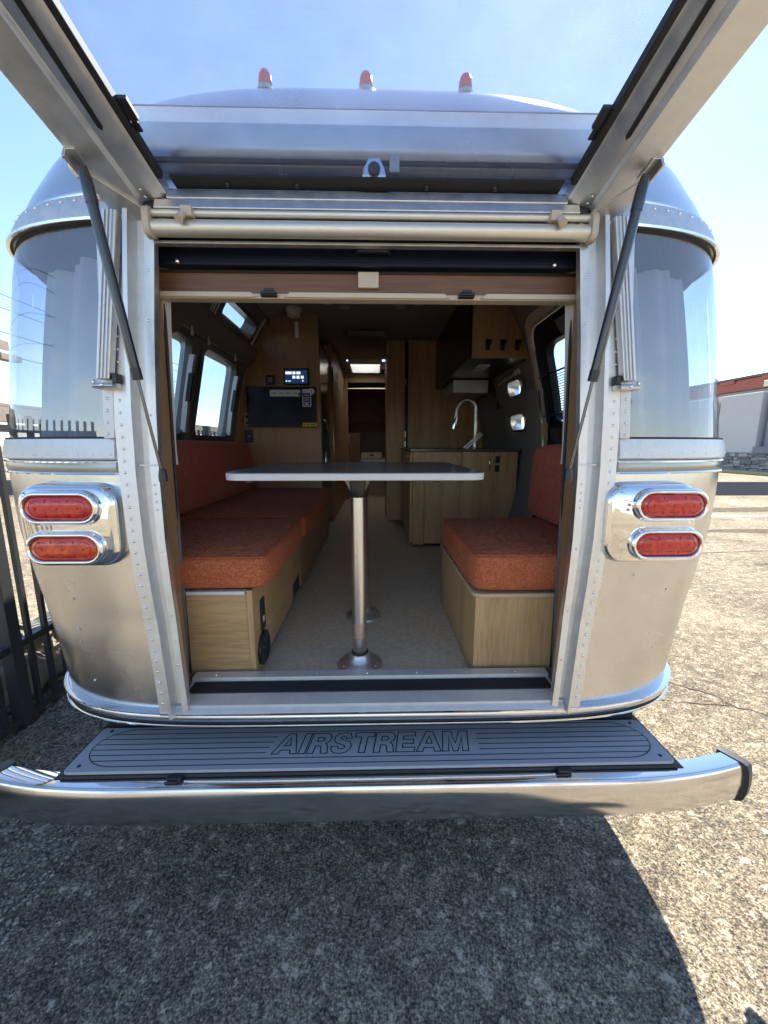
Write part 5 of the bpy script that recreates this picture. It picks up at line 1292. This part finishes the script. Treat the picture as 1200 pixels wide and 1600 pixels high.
# far-side building on the right
bld = thing('stucco_building', 'long low building with pale wall panels, stone base and red fascia across the lot', 'building', loc=(19, 20, 0))
M['stucco'] = mat('pale grey stucco', (.50, .50, .49), .9, noise=(8, 6, .3, .7), col2=(.55, .55, .54), bump=(80, .4, .01))
M['stuccod'] = mat('blue grey stucco', (.20, .215, .245), .9, noise=(8, 6, .3, .7), col2=(.23, .245, .27))
M['redfascia'] = mat('brick red fascia', (.33, .095, .07), .8, noise=(6, 5, .3, .7), col2=(.38, .12, .09))
BX = 19.6
part('stone_core', bx(BX+.06, BX+.9, 5, 46, 0, 1.0), mat('mortar', (.24, .235, .22), .95), bld)
for y0, y1, m_, nm in ((21.2, 24.0, M['stucco'], 'wall_panel'), (18.6, 21.0, M['stucco'], 'wall_panel'), (12.0, 18.5, M['stuccod'], 'recessed_wall'), (24.3, 46, M['stucco'], 'wall_panel')):
    part(nm, bx(BX+.05 if m_ is M['stucco'] else BX+.45, BX+1.2, y0, y1, 1.0, 4.1), m_, bld, bevel=.05 if m_ is M['stucco'] else 0)
part('pier', bx(BX+.2, BX+1.2, 17.0, 18.3, 1.35, 4.0), M['stuccod'], bld)
part('pier_cap', bx(BX-.10, BX+1.2, 16.9, 18.55, 1.0, 1.34), M['stuccod'], bld)
part('upper_wall', bx(BX+1.5, BX+9, 8, 46, 0, 5.1), M['stucco'], bld)
part('red_fascia', bx(BX+1.2, BX+1.5, 8, 46, 4.45, 5.05), M['redfascia'], bld)
part('roof_edge', bx(BX+1.1, BX+9.1, 7.9, 46, 5.08, 5.2), mat('dark roof edge', (.12, .10, .09), .8), bld)
for y0 in frange(9, 44, 15): 
    f_ = part('scallop', bx(BX+1.1, BX+1.18, y0, y0+.9, 4.9, 5.07), M['redfascia'], bld)
for y0 in (17.3, 13.2):
    wf = part('window', bx(BX+1.40, BX+1.49, y0, y0+1.4, 3.7, 4.42), M['white'], bld)
    P_(obj('pane', bx(BX+1.36, BX+1.395, y0+.08, y0+.66, 3.76, 4.36), M['tvscreen'], wf), bld); P_(obj('pane', bx(BX+1.36, BX+1.395, y0+.74, y0+1.32, 3.76, 4.36), M['tvscreen'], wf), bld)
# stones of the base: individual pieces in view
rnd = random.Random(21); cnt = 0
smats = [mat('veneer stone %s' % n_, c_, .9, noise=(12, 5, .3, .7), col2=tuple(min(1, v*1.25) for v in c_)) for n_, c_ in (('light', (.34, .33, .31)), ('mid', (.25, .245, .235)), ('dark', (.17, .168, .168)), ('tan', (.30, .27, .23)))]
z = .02
rows_ = []
for r_ in range(5):
    h = .185; y = 12.5+rnd.uniform(0, .2)
    while y < 24.5:
        w_ = rnd.uniform(.18, .48); hs = rnd.choice(((0, 1), (0, 1), (0, .55), (.45, 1))); part('stone', bx(BX+rnd.uniform(-.07, .02), BX+.08, y+.012, y+w_-.012, z+hs[0]*h+rnd.uniform(0, .02), z+hs[1]*h-rnd.uniform(.005, .02)), rnd.choice(smats), bld, bevel=.015); y += w_; cnt += 1
        if cnt > 290: break
    z += .196
part('floodlight_mount', tube(NB(), [(BX+.9, 18.9, 4.1), (BX+.9, 18.9, 4.42)], .04, 8), M['steel'], bld)
fl_ = part('floodlight', bx(BX+.62, BX+.95, 18.6, 19.25, 4.42, 4.72), mat('cream floodlight', (.62, .58, .44), .5), bld, bevel=.02)
obj('kerb', bx(BX-1.1, BX-.95, 5, 46, 0, .13), mat('yellow kerb paint', (.55, .40, .12), .8, noise=(10, 5, .3, .7), col2=(.45, .36, .18)), kind='structure')
obj('pavement', bx(BX-.95, BX+.05, 5, 46, 0, .12), mat('grey paving', (.25, .25, .25), .9, noise=(10, 5, .3, .7), col2=(.3, .3, .3)), kind='structure')

# things beyond the left windows: carport beam, lamp post, power lines
cp = thing('carport', 'long grey brown carport beam on posts seen through the left windows', 'carport', loc=(-9.5, 9, 0))
M['beam'] = mat('weathered grey brown timber', (.20, .17, .15), .9, noise=(10, 6, .3, .7), col2=(.26, .22, .19))
part('roof_beam', bx(-9.9, -9.5, 3, 26, 2.02, 2.40), M['beam'], cp)
for y in (5.2, 10.6, 14.8, 19): part('post', bx(-9.8, -9.65, y, y+.14, 0, 2.02), M['beam'], cp)
part('roof_sheet', bx(-14, -9.5, 3, 26, 2.41, 2.48), M['beam'], cp)
lp = thing('lamp_post', 'grey curved lamp post with a small sign beyond the near left window', 'lamp post', loc=(-15, 13, 0))
bm = NB(); tube(bm, [(-15, 14.2, 0), (-15, 14.2, 4.4), (-14.95, 14.35, 4.85), (-14.85, 14.6, 5.05), (-14.7, 15.1, 5.1)], .09, 10); part('pole', bm, M['beam'], lp, smooth=True)
part('lamp_head', bx(-14.95, -14.5, 15.0, 15.9, 4.75, 4.98), M['beam'], lp); part('sign_board', bx(-14.75, -14.68, 14.9, 15.6, 5.15, 5.5), M['beam'], lp)
for i, (h, dz) in enumerate(((10.2, .1), (9.4, .2), (8.0, .5), (6.7, .3))):
    bm = NB(); tube(bm, [(-22, -10+k*6, h + dz*((k-5)/5)**2) for k in range(11)], .025, 5); obj('power_line', bm, M['rubber'], label='thin dark power line %s beyond the left windows' % ['topmost in the sky', 'second from the top', 'third from the top', 'lowest in the sky'][i], cat='power line', group='power lines beyond the left windows')
ut = thing('utility_pole', 'tall thin utility pole standing beyond the second left window', 'pole', loc=(-22, 33, 0)); part('pole_shaft', tube(NB(), [(-22, 33, 0), (-22.2, 33, 11)], [.16, .11], 8), M['beam'], ut, smooth=True)

# behind the photographer: low shop row and trees, for the reflections in metal and glass
bb = thing('shop_building', 'long pale shop building standing far behind the camera across the lot', 'building', loc=(8, -34, 0))
part('wall', bx(2, 34, -40, -34, 0, 6.5), M['stucco'], bb); part('roof', bx(1.6, 34.4, -40.4, -33.6, 6.5, 6.9), M['redfascia'], bb)
for k in range(7):
    for z in (1.0, 3.8): wf = part('window', bx(4+k*4.2, 6.0+k*4.2, -33.99, -33.92, z, z+1.7), M['tvscreen'], bb)
b2 = thing('storage_building', 'low grey storage building far behind the camera at the left', 'building', loc=(-20, -36, 0))
part('wall', bx(-36, -12, -44, -36, 0, 4.2), M['stuccod'], b2); part('roof', bx(-36.3, -11.7, -44.3, -35.7, 4.2, 4.5), M['beam'], b2)
M['leaf'] = mat('olive leaves', (.07, .085, .025), .7, noise=(2, 4, .3, .7), col2=(.12, .13, .04))
M['bark'] = mat('tree bark', (.10, .075, .05), .9, noise=(20, 5, .3, .7), col2=(.16, .12, .08))
def tree(x, y, h, r_, seed, label):
    rnd = random.Random(seed); t_ = thing('tree', label, 'tree', loc=(x, y, 0), group=None)
    bm = NB(); tube(bm, [(x, y, 0), (x+.05*h*.3, y, h*.3), (x, y+.1, h*.62)], [.035*h, .026*h, .010*h], 10)
    clumps = []
    for k in range(11):
        a = rnd.uniform(0, 6.28); e = rnd.uniform(.2, 1); b = Vector((x+math.cos(a)*r_*.6*e, y+math.sin(a)*r_*.6*e, h*rnd.uniform(.5, .92))); s0 = Vector((x, y, h*rnd.uniform(.25, .5)))
        tube(bm, [s0, s0.lerp(b, .5)+Vector((0, 0, .1*h)), b], [.014*h, .009*h, .003*h], 6); clumps.append((b, r_*rnd.uniform(.28, .5)))
    part('trunk', bm, M['bark'], t_, smooth=True)
    bm = NB()
    for c, cr_ in clumps:
        for _ in range(420):
            d = Vector((rnd.gauss(0, 1), rnd.gauss(0, 1), rnd.gauss(0, .8))).normalized()*cr_*rnd.uniform(.3, 1)**.5; p = c+d
            u = Vector((rnd.gauss(0, 1), rnd.gauss(0, 1), rnd.gauss(0, 1))).normalized(); v = u.orthogonal().normalized(); s_ = rnd.uniform(.05, .11)
            bm.faces.new([bm.verts.new(p+u*s_), bm.verts.new(p+v*s_*.5), bm.verts.new(p-u*s_), bm.verts.new(p-v*s_*.5)])
    part('crown', bm, M['leaf'], t_, kind='stuff')
tree(9.5, -13, 5.2, 1.7, 3, 'young olive green tree standing behind the camera to the right')
tree(-13, -24, 7.5, 2.8, 4, 'broad leafy tree standing behind the camera to the left')
